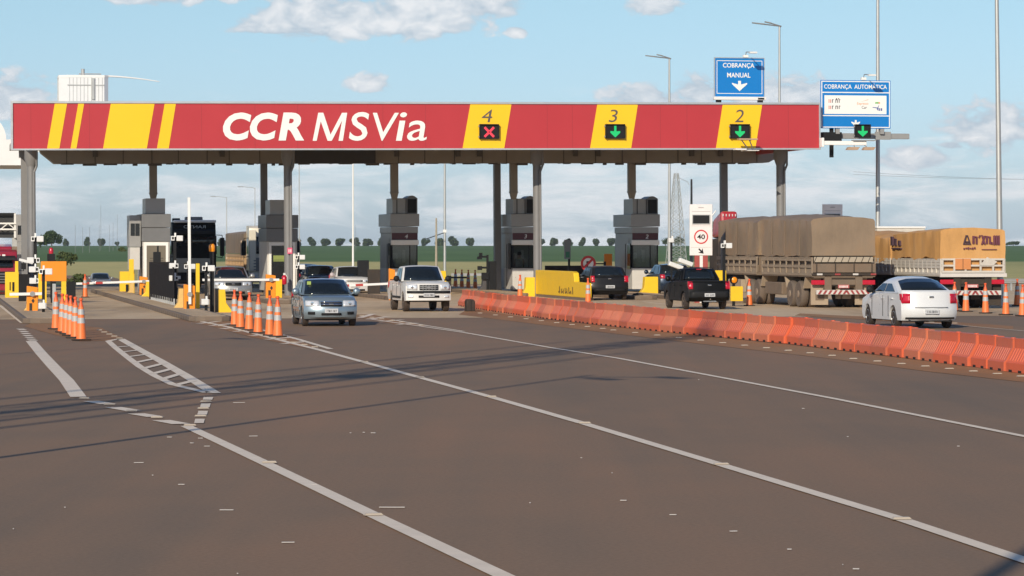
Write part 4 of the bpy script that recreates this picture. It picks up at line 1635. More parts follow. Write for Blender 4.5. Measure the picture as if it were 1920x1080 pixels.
def tarp_body(t, x2, y0, y1, zb, zt, ridge, m, seed, amp=.03, bows=1.6, zfront=None, waves=0.0):
    rr = random.Random(seed)
    n = int((y1 - y0) / .25)
    ph = [rr.uniform(0, 6.3) for _ in range(8)]
    loops = []
    K = [(-1, 0), (-1.0, .3), (-1.0, .65), (-1, .96), (-.93, 1.02), (-.6, 1.07), (0, 1.1), (.6, 1.07), (.93, 1.02), (1, .96), (1.0, .65), (1.0, .3), (1, 0)]
    for i in range(n + 1):
        y = y0 + (y1 - y0) * i / n
        u = i / n
        sag = .5 - .5 * math.cos(2 * math.pi * (y - y0) / bows)
        lp = []
        hz = zt if zfront is None else zt + (zfront - zt) * u
        for j, (kx, kz) in enumerate(K):
            dx = amp * math.sin(y * 5.1 + ph[0] + j * .4) * .5 + amp * .6 * math.sin(y * 11 + ph[1] + j) + rr.uniform(-.3, .3) * amp
            h = hz - zb
            if kz <= 1.0:
                z = zb + h * kz
            else:
                z = zb + h + (kz - 1.0) * 10 * ridge * (.75 + .45 * math.sin(math.pi * u)) - sag * .05 * (1 - abs(kx) * .4)
            if kz == 0:
                z += waves * (math.sin(y * 2.3 + ph[2]) + .6 * math.sin(y * 6.1 + ph[3])) * .5
                dx *= .4
            ey = 0
            if i in (0, n):
                ey = (.02 + .02 * math.sin(kx * 9 + kz * 4)) * (1 if i == 0 else -1)
            lp.append((kx * x2 + (dx if abs(kx) > .9 else 0), y + ey, z + (rr.uniform(-1, 1) * amp * .25 if 0 < kz else 0)))
        loops.append(lp)
    return MB().loft(loops).build('tarpaulin', m, t, smooth=50)


def tarp_mat(name, col, dusty, stripe=0.3):
    m, t, b = principled(name)
    tc = t.nodes.new('ShaderNodeTexCoord')

    def nz(scale, s3, det=5):
        mp = t.nodes.new('ShaderNodeMapping')
        mp.inputs['Scale'].default_value = s3
        t.links.new(tc.outputs['Object'], mp.inputs[0])
        n = t.nodes.new('ShaderNodeTexNoise')
        n.inputs['Scale'].default_value = scale
        n.inputs['Detail'].default_value = det
        n.inputs['Roughness'].default_value = .6
        t.links.new(mp.outputs[0], n.inputs['Vector'])
        return n.outputs['Fac']
    a = nz(1.2, (1, 1, .25))
    c = nz(.5, (1, 1, 1))
    v = math_node(t, 'ADD', math_node(t, 'MULTIPLY', a, stripe), math_node(t, 'MULTIPLY', c, 1 - stripe))
    r = ramp_node(t, [(.33, tuple(q * .72 for q in col)), (.5, col), (.7, dusty)])
    t.links.new(v, r.inputs[0])
    t.links.new(r.outputs[0], b.inputs['Base Color'])
    b.inputs['Roughness'].default_value = .62
    bp = t.nodes.new('ShaderNodeBump')
    bp.inputs['Strength'].default_value = .5
    bp.inputs['Distance'].default_value = .06
    t.links.new(a, bp.inputs['Height'])
    t.links.new(bp.outputs[0], b.inputs['Normal'])
    return m


m_tarpb = tarp_mat('tarp_brown', (0.25, 0.18, 0.12), (0.31, 0.195, 0.11))
m_tarpo = tarp_mat('tarp_ochre', (0.60, 0.315, 0.105), (0.66, 0.39, 0.17), .5)
m_rail = mat('rail_dusty_brown', (0.30, 0.235, 0.17), 0.8, var=.25, dust=.3)
m_railw = mat('rail_white', (0.62, 0.58, 0.52), 0.6, var=.15, dust=.25)
m_chas = mat('chassis_dusty', (0.17, 0.13, 0.095), 0.85, var=.3, dust=.4)
m_chasd = mat('chassis_dark', (0.03, 0.026, 0.022), 0.85, var=.3, dust=.2)
m_flap = mat('mud_flap_dusty', (0.40, 0.31, 0.22), 0.85, var=.2, dust=.2)
m_strw = mat('chevron_white', (0.66, 0.62, 0.58), 0.5, dust=.2)
m_strr = mat('chevron_red', (0.32, 0.045, 0.045), 0.5, dust=.1)
m_tyred = mat('tyre_dusty', (0.13, 0.105, 0.085), 0.9, var=.25, dust=.3)


def side_rails(t, x2, y0, y1, z0, z1, m, post=.95, slats=2):
    for s in (-1, 1):
        mb = MB()
        n = max(2, round((y1 - y0) / post))
        xa, xb = sorted((s * (x2 - .05), s * x2))
        for i in range(n + 1):
            y = y0 + (y1 - y0) * i / n
            mb.box(xa, xb, y - .04, y + .04, z0, z1)
        h = (z1 - z0)
        mb.box(xa, xb, y0, y1, z1 - .05, z1 - .003)
        for k in range(slats):
            z = z0 + h * (.50 + .40 * k / max(1, slats - 1)) - .04
            mb.box(xa + .005, xb - .005, y0, y1, z - .05, z + .05)
        mb.box(xa - s * .0, xb, y0, y1, z0 - .07, z0 + .02)
        mb.build('side_rail', m, t)
        mb = MB()
        xa, xb = sorted((s * (x2 - .11), s * (x2 - .055)))
        mb.box(xa, xb, y0 + .02, y1 - .02, z0 + .021, z0 + h * .46)
        mb.build('side_board', m, t)


def chevron_bar(t, x2, y, z, h):
    b = MB().box(-x2, x2, y - .05, y + .05, z, z + h).build('rear_bumper', m_strw, t)
    mb = MB()
    k = -x2 + .05
    while k < x2 - .15:
        d = .10 if k < 0 else -.10
        q = [(k, z + .01), (k + .09, z + .01), (k + .09 + d, z + h - .01), (k + d, z + h - .01)]
        mb.prism([(max(-x2, min(x2, a)), b2) for a, b2 in q], 'y', y - .062, y - .05)
        k += .2
    mb.build('bumper_stripe', m_strr, b)


def rear_end(t, x2, zdeck, dusty=True):
    """chassis, under-run bar, mud flaps and lamps at the tail (y = 0 is the tail)"""
    mb = MB()
    for s in (-1, 1):
        mb.box(s * .62 - .14, s * .62 + .14, .02, .25, .55, zdeck - .05)
    mb.box(-x2 + .1, x2 - .1, .05, .3, zdeck - .16, zdeck - .02)
    mb.box(-.62, .62, .06, .2, zdeck - .42, zdeck - .22)
    mb.build('tail_frame', m_chas if dusty else m_chasd, t)
    chevron_bar(t, x2 * .86, -.02, .53, .17)
    for s in (-1, 1):
        MB().box(s * .98 - .30, s * .98 + .30, .03, .12, zdeck - .42, zdeck - .24).build('tail_light', m_tail, t, bevel=.02)
        a, b = sorted((s * (x2 - .75), s * (x2 - .06)))
        fl = MB().box(a, b, .30, .34, .12, .95).build('mud_flap', m_flap if dusty else m_chasd, t)
        if dusty:
            MB().box(a + .18, b - .16, .285, .299, .30, .62).build('flap_emblem', m_chas, fl)
    pl = MB().box(-.22, .22, .0, .05, zdeck - .55, zdeck - .42).build('license_plate', mat('plate_red', (0.50, 0.16, 0.15), 0.4), t)
    mb = MB()
    for k in range(7):
        mb.box(-.17 + k * .05, -.145 + k * .05, -.006, 0, zdeck - .53, zdeck - .45)
    mb.build('plate_letters', m_white, pl)
    MB().box(-.20, -.02, .34, .5, .35, .85).box(.05, .40, .34, .5, .35, .62).build('spare_bracket', m_flap if dusty else m_chasd, t)


def brown_truck():
    g = G(1582, 577.5)
    t = thing('tarp_truck', 'long dusty truck under a brown tarpaulin, seen from behind', 'truck', (g.x, g.y, 0), TH)
    x2, zd = 1.29, 1.32
    # two trailer boxes
    for (y0, y1, sd, zf) in ((0.0, 7.6, 4, 3.54), (8.4, 15.2, 9, 3.5)):
        tarp_body(t, x2 if sd == 4 else x2 - .07, y0, y1, 2.0, 3.42, .17, m_tarpb, sd, amp=.03, bows=1.9, zfront=zf, waves=.05)
        side_rails(t, x2, y0 + .03, y1 - .03, zd, 1.97, m_rail)
        MB().box(-x2 + .02, x2 - .02, y0 + .02, y1 - .02, zd - .12, zd + .015).build('deck', m_chas, t)
        MB().box(-x2 + .13, x2 - .13, y0 + .12, y1 - .12, zd + .02, 2.1).build('load', m_chas, t)
        MB().box(-.55, .55, y0 + .1, y1 - .1, .85, zd - .12).build('chassis', m_chasd, t)
    # tailgate: lower board with hinges, slack canvas strip with ropes
    MB().box(-x2 + .04, x2 - .02, -.045, .015, zd + .06, zd + .40).build('tailgate', m_chas, t)
    mb = MB()
    for x in (-1.1, -.35, .4, 1.12):
        mb.box(x - .02, x + .02, -.065, -.046, zd + .05, zd + .42)
    mb.box(-x2, x2, -.06, 0, zd - .05, zd + .03)
    mb.build('tailgate_hinge', m_chasd, t)
    MB().box(-1.2, 1.16, -.05, .0, zd + .46, zd + .66).build('canvas_strip', mat('canvas_pale', (0.42, 0.36, 0.28), 0.8, dust=.2), t)
    mb = MB()
    for k in range(9):
        x = -1.1 + k * .27
        mb.tube([(x, -.06, zd + .68), (x - .1, -.065, zd + .46)], .012, 5)
    mb.build('tie_rope', m_chasd, t)
    for k in range(4):
        MB().box(-x2 + .2 + k * .72, -x2 + .42 + k * .72, -.068, -.061, zd - .045, zd + .02).build('reflector', m_strr if k % 2 else m_strw, t)
    rear_end(t, x2, zd)
    for y in (2.0, 3.25, 8.4, 9.65):
        for s in (-1, 1):
            wheel_truck(t, s * (x2 - .02), y, m=m_tyred, s=s)
            wheel_truck(t, s * (x2 - .38), y, m=m_tyred, s=s)
    for y in (1.05, 4.1, 7.55, 10.5):
        for s in (-1, 1):
            a, b = sorted((s * (x2 - .68), s * (x2 - .04)))
            MB().prism([(y - .05, 1.18), (y + .05, 1.18), (y + (.35 if y in (1.05, 7.55) else -.25), .75), (y + (.25 if y in (1.05, 7.55) else -.35), .75)], 'x', a, b).build('mudguard', m_flap, t)
    for s in (-1, 1):
        a, b = sorted((s * (x2 - .3), s * (x2 - .05)))
        MB().box(a, b, 4.6, 7.2, .45, .95).build('side_guard', m_chas, t, bevel=.04)
        MB().box(a, b, 11.1, 13.4, .45, 1.0).build('tool_box', m_flap, t, bevel=.04)
    MB().box(-.4, .4, 7.6, 8.4, .8, 1.1).build('drawbar', m_chasd, t)
    mb = MB()
    for y in (1.7, 3.9, 5.9, 9.9, 11.9, 13.7):
        w_ = x2 + (.045 if y < 8 else -.02)
        mb.box(-w_, -w_ + .04, y - .012, y + .012, 2.05, 3.40)
    mb.build('tie_strap', m_chas, t)
    # tractor ahead
    m_tr = paint_mat('paint_truck_red', (0.40, 0.02, 0.025), 0, .35)
    MB().prism([(16.3, .5), (18.5, .5), (18.55, 1.8), (18.3, 2.7), (16.3, 2.8)], 'x', -.8, 1.24).build('cab', m_chasd, t, bevel=.08)
    MB().prism([(16.4, 2.82), (18.2, 2.74), (17.9, 3.6), (16.5, 3.95)], 'x', -.78, -.02).build('roof_deflector', m_tr, t, bevel=.12)
    mb = MB()
    for k in range(5):
        mb.box(-.70 + k * .14, -.68 + k * .14, 16.40, 16.50, 3.70, 3.80)
    mb.build('deflector_rib', m_white, t)
    MB().tube([(-1.35, 16.6, 3.3), (-1.22, 16.5, 3.65), (-1.0, 16.5, 3.95)], .03).build('air_hose', m_cam, t)
    MB().box(-.5, .5, 15.0, 18.0, .6, 1.1).build('tractor_chassis', m_chasd, t)
    for y in (16.0, 17.6):
        for s in (-1, 1):
            wheel_truck(t, s * 1.22, y, m=m_tyred, s=s)
    return t


brown_truck()


def ochre_truck():
    g = G(1824, 579)
    t = thing('tarp_truck', 'truck under an ochre tarpaulin with dark lettering, behind the white sedan', 'truck', (g.x, g.y, 0), TH)
    x2, zd = 1.30, 1.36
    tarp_body(t, x2, -.02, 6.2, 1.93, 3.02, .11, m_tarpo, 21, amp=.045, bows=1.4, zfront=2.9, waves=.10)
    tarp_body(t, x2, 6.5, 13.0, 1.78, 2.72, .18, m_tarpo, 35, amp=.05, bows=2.1, zfront=2.9, waves=.12)
    for (y0, y1) in ((.0, 6.2), (6.5, 13)):
        side_rails(t, x2, y0 + .03, y1 - .03, zd, 1.92, m_railw, post=.55, slats=3)
        MB().box(-x2 + .02, x2 - .02, y0 + .02, y1 - .02, zd - .12, zd + .015).build('deck', m_railw, t)
        MB().box(-x2 + .13, x2 - .13, y0 + .12, y1 - .12, zd + .02, 2.05).build('load', m_tarpo, t)
        MB().box(-.55, .55, y0 + .1, y1 - .1, .85, zd - .12).build('chassis', m_chasd, t)
    mb = MB()
    for z0, z1 in ((zd + .02, zd + .10), (zd + .26, zd + .33), (zd + .50, zd + .57)):
        mb.box(-x2 + .06, x2 - .06, -.05, .015, z0, z1)
    for x in (-1.22, -.75, -.3, .3, .8, 1.22):
        mb.box(x - .035, x + .035, -.055, .012, zd + .102, zd + .258)
        mb.box(x - .035, x + .035, -.055, .012, zd + .332, zd + .498)
    mb.build('tailgate', m_railw, t)
    MB().box(-x2 - .03, x2 + .03, -.10, .0, zd - .14, zd - .0).build('rear_beam', m_strw, t)
    MB().box(-.72, -.10, -.07, -.056, zd + .15, zd + .56).build('orange_board', mat('board_orange', (0.62, 0.24, 0.08), 0.6), t)
    MB().box(-.425, -.405, -.075, -.071, zd + .15, zd + .56).build('board_gap', m_chasd, t)
    MB().prism([(.25, zd + .30), (.55, zd + .62), (.95, zd + .45), (.8, zd + .30)], 'y', -.075, -.056).build('loose_flap', m_railw, t)
    # lettering on the tarpaulin (worn)
    mk = mat('tarp_print', (0.07, 0.035, 0.05), 0.7, var=.3)
    mk2 = mat('tarp_print_plum', (0.14, 0.035, 0.06), 0.7, var=.4)
    mb = MB()
    y = -.05
    z0, z1 = 2.46, 2.82
    xa = -.38
    for q in ([(xa - .02, z0), (xa + .03, z0), (xa + .13, z1), (xa + .09, z1)], [(xa + .25, z0), (xa + .30, z0), (xa + .17, z1), (xa + .13, z1)], [(xa + .04, z0), (xa + .25, z0), (xa + .25, z0 + .05), (xa + .06, z0 + .05)],
              [(xa + .08, z0 + .08), (xa + .20, z0 + .08), (xa + .20, z0 + .13), (xa + .08, z0 + .13)]):
        mb.prism(q, 'y', y - .008, y + .05)
    mb.build('tarp_lettering', mk, t)
    mb = MB()
    xx = -.02
    for w_, pat in ((.22, 'O'), (.10, '/'), (.18, 'X'), (.2, 'O'), (.07, '.'), (.08, 'I'), (.08, 'I'), (.08, 'I')):
        if pat == 'O':
            mb.box(xx, xx + .07, y - .008, y + .05, z0 + .03, z1 - .03)
            mb.box(xx + .13, xx + .19, y - .008, y + .05, z0 + .02, z1 - .05)
            mb.box(xx + .07, xx + .13, y - .008, y + .05, z1 - .09, z1 - .04)
        elif pat == 'X':
            mb.prism([(xx, z0), (xx + .06, z0), (xx + .17, z1 - .02), (xx + .11, z1 - .02)], 'y', y - .008, y + .05)
            mb.prism([(xx + .12, z0), (xx + .18, z0), (xx + .06, z1), (xx, z1)], 'y', y - .009, y + .05)
        elif pat == '/':
            mb.prism([(xx, z1 - .1), (xx + .05, z1 - .1), (xx + .09, z1), (xx + .04, z1)], 'y', y - .008, y + .05)
        elif pat == '.':
            mb.box(xx, xx + .05, y - .008, y + .05, z0, z0 + .10)
        else:
            mb.prism([(xx + .01, z0 - .02), (xx + .07, z0), (xx + .06, z1), (xx, z1 - .03)], 'y', y - .008, y + .05)
        xx += w_ + .012
    for k in range(6):
        mb.box(-.38 + k * .085, -.33 + k * .085, y - .008, y + .05, 2.27 + .02 * (k % 2), 2.33 + .015 * (k % 3))
    mb.box(.35, .95, y - .008, y + .05, 2.26, 2.285)
    mb.build('tarp_lettering', mk2, t)
    mb = MB()
    for k in range(3):
        mb.box(-x2 - .065, -x2 + .04, 5.0 + k * .5, 5.25 + k * .5, 2.42, 2.62 + .08 * k)
    mb.box(-x2 - .065, -x2 + .04, 4.9, 6.1, 2.28, 2.33)
    mb.build('tarp_lettering', mk, t)
    rear_end(t, x2, zd, dusty=False)
    for y in (2.0, 3.25, 8.4, 9.65):
        for s in (-1, 1):
            wheel_truck(t, s * (x2 - .02), y, s=s)
            wheel_truck(t, s * (x2 - .38), y, s=s)
    # white cab ahead
    MB().prism([(13.6, .5), (15.9, .5), (15.95, 1.8), (15.6, 2.95), (13.6, 2.95)], 'x', -1.24, 1.24).build('cab', pt_white, t, bevel=.08)
    MB().box(-.5, .5, 12.5, 15.4, .6, 1.1).build('tractor_chassis', m_chasd, t)
    for s in (-1, 1):
        wheel_truck(t, s * 1.22, 14.9, s=s)
    return t


ochre_truck()

# the white roof seen over the ochre truck: a box truck further on
g = G(1690, 551)
t = thing('box_truck', 'white box truck whose roof shows above the ochre tarpaulin', 'truck', (g.x, g.y, 0), TH)
MB().box(-1.25, 1.25, 0, 6.5, 1.0, 3.28).build('cargo_box', m_railw, t, bevel=.05)
MB().box(-1.28, 1.28, -.03, 6.53, 3.285, 3.38).build('roof', m_white, t, bevel=.03)
MB().prism([(6.8, .5), (8.6, .5), (8.6, 1.5), (8.2, 2.5), (6.8, 2.6)], 'x', -1.1, 1.1).build('cab', pt_white, t, bevel=.08)
MB().box(-.45, .45, .1, 8.3, .55, .98).build('chassis', m_chasd, t)
for y in (1.6, 7.6):
    for s in (-1, 1):
        wheel_truck(t, s * 1.1, y, r=.45, s=s)


def cab_truck(name, label, px, py, W2, paint, roof_z, mk):
    """forward-control truck facing the camera, nose at the photo pixel; +Y is forward"""
    g = G(px, py)
    t = thing(name, label, 'truck', (g.x, g.y, 0), TH + math.pi)
    mk(t, W2, roof_z, paint)
    return t


def cab_parts(t, w, H, paint, visor=True, glassm=m_carglass, grille_m=m_black):
    prof = [(0, .35), (.03, 1.0), (0, 1.35), (-.04, 1.9), (-.30, H - .55), (-.42, H - .15), (-.75, H), (-2.1, H), (-2.15, .6), (-1.9, .45)]
    loops = []
    for s in (-1, -.96, -.8, 0, .8, .96, 1):
        k = abs(s)
        loops.append([(s * (w - (.06 if k == 1 else 0)), y - .14 * k ** 4 * (1 if y > -.8 else 0), z) for y, z in prof])
    MB().loft(loops).build('cab', paint, t, smooth=35)

    def yf(z):
        return interp(prof[:7], 0, z)
    rows = [[(s * w * .93, yf(z) + .015 - .14 * abs(s) ** 4, z) for z in (1.95, 2.2, 2.5, H - .62)] for s in (-1, -.8, -.4, 0, .4, .8, 1)]
    MB().grid(rows).build('windshield', glassm, t, smooth=60, solid=.02)
    for s in (-1, 1):
        x_ = s * (w + .008)
        MB().prism([(-.45, 1.95), (-.58, H - .75), (-1.45, H - .75), (-1.45, 1.95)], 'x', min(x_, x_ - s * .03), max(x_, x_ - s * .03)).build('side_window', glassm, t)
    if visor:
        MB().prism([(-.10, H - .62), (.12, H - .66), (.10, H - .5), (-.25, H - .38)], 'x', -w * .9, w * .9).build('sun_visor', m_black, t)
    gr = MB().box(-w * .85, w * .85, -.02, .055, .95, 1.72).build('grille', grille_m, t)
    mb = MB()
    for k in range(4):
        mb.box(-w * .8, w * .8, .056, .075, 1.02 + k * .17, 1.08 + k * .17)
    mb.build('grille_bar', m_paneld if grille_m is m_black else grille_m, gr)
    bp = MB().box(-w, w, -.25, .10, .32, .88).build('bumper', paint if paint is not pt_black else m_black, t, bevel=.05)
    for s in (-1, 1):
        a, b = sorted((s * w * .62, s * w * .92))
        MB().box(a, b, .08, .125, .58, .76).build('headlight', m_lamp, t, bevel=.02)
        MB().tube([(s * w * .97, -.25, H - .70), (s * (w + .28), -.12, H - .72), (s * (w + .28), -.12, 1.75), (s * w * .97, -.25, 1.8)], .02).build('mirror_arm', m_black, t)
        a, b = sorted((s * (w + .16), s * (w + .40)))
        MB().box(a, b, -.2, -.08, 1.85, H - .85).build('side_mirror', m_black, t, bevel=.03)
        MB().box(min(s * w, s * (w - .5)), max(s * w, s * (w - .5)), -2.0, -.9, .5, .62).build('step', m_chasd, t)
        wheel_truck(t, s * (w - .02), -1.45, s=s)
    MB().box(-w + .05, w - .05, .10, .16, .40, .53).build('license_plate_holder', m_chasd, t)


def black_cab(t, w, H, paint):
    cab_parts(t, w, H, paint, grille_m=mat('grille_olive_grey', (0.34, 0.33, 0.29), .5))
    MB().box(-w * .98, w * .90, -2.0, -.40, H - .03, H + .12).build('roof_cap', m_white, t, bevel=.04)
    MB().box(-.5, .45, -1.4, -.7, H + .10, H + .30).build('roof_cooler', m_paneld, t, bevel=.05)
    MB().box(.75, 1.15, -1.2, -.6, H + .08, H + .22).build('air_horn', m_black, t, bevel=.03)
    letters('cab_lettering', 'RANTO', mat('cab_text', (0.45, 0.50, 0.52), 0.5), t, -.6, .6, H - .34, H - .17, 0, depth=.01)
    o = t.children[-1]
    o.rotation_euler.z = math.pi
    o.location.y = -.345
    MB().box(-.25, .6, .076, .10, 1.20, 1.45).build('yellow_plate', mat('plate_mustard', (0.28, 0.20, 0.02), 0.5), t)
    side = MB().box(-1.25, 1.25, -13.5, -2.6, 1.2, 3.3).build('cargo_body', m_tarpb, t)
    MB().box(-.5, .5, -13.2, -1, .6, 1.15).build('chassis', m_chasd, t)
    for y in (-4, -10.5, -11.8):
        for s in (-1, 1):
            wheel_truck(t, s * 1.22, y, s=s)


cab_truck('cab_truck', 'black fronted truck facing us between the two left booths', 365, 543.2, 1.24, pt_black, 3.70, black_cab)


def beige_cab(t, w, H, paint):
    cab_parts(t, w, H, paint, visor=False, grille_m=m_paneld)
    tarp_body(t, 1.27, -14.5, -2.7, 1.95, 3.15, .12, m_tarpb, 77, amp=.02)
    side_rails(t, 1.27, -14.4, -2.8, 1.25, 1.92, mat('rail_tan', (0.50, 0.33, 0.18), 0.75, var=.2), post=1.0)
    MB().box(-1.2, 1.2, -14.4, -2.8, 1.1, 1.9).build('load', mat('rail_tan', (0.50, 0.33, 0.18), 0.75, var=.2), t)
    MB().box(-.5, .5, -14.2, -1, .6, 1.1).build('chassis', m_chasd, t)
    for y in (-4, -11.5, -12.8):
        for s in (-1, 1):
            wheel_truck(t, s * 1.24, y, s=s)
    for s in (-1, 1):
        a_, b_ = sorted((s * w * .68, s * (w + .01)))
        MB().box(a_, b_, -.42, .07, .95, 3.3).build('corner_panel', paint, t, bevel=.05)
    mb = MB()
    for s in (-1, 1):
        mb.box(s * (w + .33) - .13, s * (w + .33) + .13, -.22, -.205, 1.85, H - .85)
    mb.build('mirror_back', mat('mirror_beige', (0.55, 0.42, 0.30), 0.5), t)


cab_truck('cab_truck', 'cream cab truck with brown tarpaulin trailer, half hidden by the second booth', 508, 540.2, 1.24, mat('paint_cream', (0.72, 0.65, 0.52), 0.35, var=.05, coat=.4), 3.55, beige_cab)


def red_cab(t, w, H, paint):
    cab_parts(t, w, H, paint, grille_m=m_black)
    MB().box(-1.25, 1.25, -9, -2.6, 1.1, 3.3).build('cargo_body', m_tarpb, t)
    MB().prism([(-.8, H), (-.9, H + .2), (-1.9, H + .35), (-2.0, H)], 'x', -.95, .95).build('roof_deflector', paint, t, bevel=.06)
    mb = MB()
    for k in range(5):
        mb.box(-.6 + k * .25, -.45 + k * .25, -.23, -.2, H - .42, H - .30)
    mb.build('cab_lettering', m_white, t)
    MB().box(-.5, .5, -8.8, -1, .6, 1.1).build('chassis', m_chasd, t)
    for y in (-4, -7.5):
        for s in (-1, 1):
            wheel_truck(t, s * 1.22, y, s=s)


rt = cab_truck('cab_truck', 'dark red truck facing us, cut by the left edge of the photo', -13, 560, 1.22, paint_mat('paint_dark_red', (0.30, 0.015, 0.03), 0, .35), 3.1, red_cab)
rt.scale = (.92, .92, .72)
# ---------------------------------------------------------------- kerbed islands
def island(label, px0, py0, px1, py1, depth, nose=0.9):
    a, b = GR(px0, py0), GR(px1, py1)
    y0 = min(a[1], b[1])
    x0, x1 = a[0], b[0]
    w = x1 - x0
    h = .17
    t = thing('traffic_island', label, 'traffic island', RW(x0, y0, 0), TH, 'kerbed islands between the lanes')
    pts = [(0, nose * .5), (w * .15, .1), (w * .35, 0), (w * .75, 0), (w * .95, .15), (w, nose * .6), (w, depth), (0, depth)]
    MB().prism(pts, 'z', 0.0, h).build('kerb', M_kerb, t, bevel=.03)
    ins = [(.14 + (x / w) * (w - .28), y + (.14 if y < 2 else -.14)) for x, y in pts]
    MB().prism(ins, 'z', h, h + .006).build('island_top', M_concrete, t)
    mb = MB()
    k = 1.6
    while k < depth:
        for x in (-.003, w - .009):
            mb.box(x, x + .012, k - .01, k + .01, .01, h - .03)
        k += 1.0
    mb.build('kerb_joint', m_chasd, t)
    return t


island('kerbed island at the far left under the orange panel', 42, 606, 132, 607, 60)
island('kerbed island of the black fence panel and raised boom', 338, 598, 436, 603, 64)
island('kerbed island of the booth with the dark doorway', 480, 566, 556, 570, 34)
island('kerbed island of booth 4, behind the white cars', 712, 561, 785, 563, 34)
island('kerbed island with the long yellow wall', 1003 - 68, 556, 1003, 556, 30)
island('kerbed island right of booth 2', 1168, 561, 1236, 562, 30)
island('kerbed island behind the black pickup', 1330, 567, 1405, 569, 30)


def M(px, py_base):
    """metres per photo px at the depth of a ground row"""
    return HC / (py_base - HZ)


def flare(label, px0, px1, py_top, py_base, side, front=None, name='flared_barrier', depth=.5, foot=.45):
    """end barrier with a splayed foot on one side (-1 left, 1 right)"""
    g = G((px0 + px1) / 2, py_base)
    k = M(0, py_base)
    w, h = (px1 - px0) * k, (py_base - py_top) * k
    t = thing(name, label, 'barrier', (g.x, g.y, 0), TH, 'flared end barriers on the islands')
    f = w * foot
    pts = [(-w / 2, 0), (w / 2, 0), (w / 2, h), (-w / 2 + f, h), (-w / 2 + f * .85, h * .42), (-w / 2 + f * .4, h * .22), (-w / 2, h * .05)]
    if side > 0:
        pts = [(-x, z) for x, z in pts]
    MB().prism(pts, 'y', 0, depth).build('body', front or m_yellow, t, bevel=.015)
    MB().box(-w * .5, w * .5, .01, depth - .01, -.01, .0).build('foot', M_kerb, t)
    return t


def slab(name, label, cat, px0, px1, py_top, py_base, m, depth=.15, group=None, z0=0.0, holes=()):
    g = G((px0 + px1) / 2, py_base)
    k = M(0, py_base)
    w, h = (px1 - px0) * k, (py_base - py_top) * k
    t = thing(name, label, cat, (g.x, g.y, 0), TH, group)
    MB().box(-w / 2, w / 2, 0, depth, z0, h).build('panel', m, t, bevel=.012)
    if holes:
        for u0, u1, v0, v1 in holes:
            MB().box(-w / 2 + w * u0, -w / 2 + w * u1, -.012, -.002, h * v0, h * v1).build('slot', m_black, t)
    return t


def gate(label, px0, px1, py_top, py_base, arm, z_arm_px, ang=0.0, striped=False, m=None, side=-1, droop=0.0):
    """boom gate: orange cabinet with arm. arm: metres; side -1 reaches left"""
    k = M(0, py_base)
    g = G((px0 + px1) / 2, py_base)
    w, h = (px1 - px0) * k, (py_base - py_top) * k
    t = thing('boom_gate', label, 'boom gate', (g.x, g.y, 0), TH, 'boom gates of the lanes')
    MB().prism([(-w / 2, 0), (w / 2, 0), (w / 2, h * .95), (-w / 2, h)], 'y', 0, .34).build('cabinet', m or m_orange, t, bevel=.02)
    MB().box(-w * .28, -w * .02, -.012, -.002, h * .03, h * .42).prism([(-w * .1, h * .5), (w * .06, h * .58), (w * .2, h * .5), (w * .06, h * .42)], 'y', -.012, -.002).build('service_slot', m_chasd, t)
    za = (py_base - z_arm_px) * k
    mb, ms = MB(), MB()
    q = Matrix.Translation((0, -.10, za)) @ Matrix.Rotation(ang if side < 0 else -ang, 4, 'Y')
    sg = side
    r = .05
    a, b = sorted((-sg * .35, sg * arm))
    mb.box(a, b, -.03, .03, -r, r, q)
    arm_o = mb.build('boom_arm', m_boomw, t, bevel=.01)
    if striped:
        u0 = arm - .28
        while u0 - .33 > arm * striped:
            aa, bb = sorted((sg * (u0 - .33), sg * u0))
            ms.box(aa, bb, -.034, .034, -r - .004, r + .004, q)
            u0 -= .62
        ms.build('red_band', m_boomr, arm_o)
    MB().cyl((0, -.14, za), (0, 0, za), .09, n=14).build('pivot', m_grey, t)
    return t


def cam_post(label, px, py_base, py_top, cams=((0.0, 1),), r=.045, m=None, base=False, cam_dir=1):
    """dark post with white camera boxes; cams: (fraction from the top, side)"""
    k = M(0, py_base)
    g = G(px, py_base)
    h = (py_base - py_top) * k
    t = thing('camera_post', label, 'camera post', (g.x, g.y, 0), TH, 'posts with cameras and readers beside the lanes')
    MB().box(-r, r, -r, r, 0, h).build('pole', m or m_black, t)
    if base:
        MB().box(-.3, .3, -.2, .2, 0.0, .05).build('base_plate', m_black, t)
    for fr, sd in cams:
        z = h * (1 - fr) - .05
        c = MB().box(sd * .17 - .12, sd * .17 + .12, -.20, .10, z - .11, z + .10).build('camera', m_cam, t, bevel=.02)
        MB().box(-sd * .09 - .06, -sd * .09 + .06, -.17, -.05, z - .09, z + .08).box(-.03, .03, -.18, -.04, z + .05, z + .2).build('bracket', m_white, t)
        MB().box(-sd * .09 - .035, -sd * .09 + .035, -.18, -.171, z - .05, z + .05).build('lens', m_black, c)
    return t


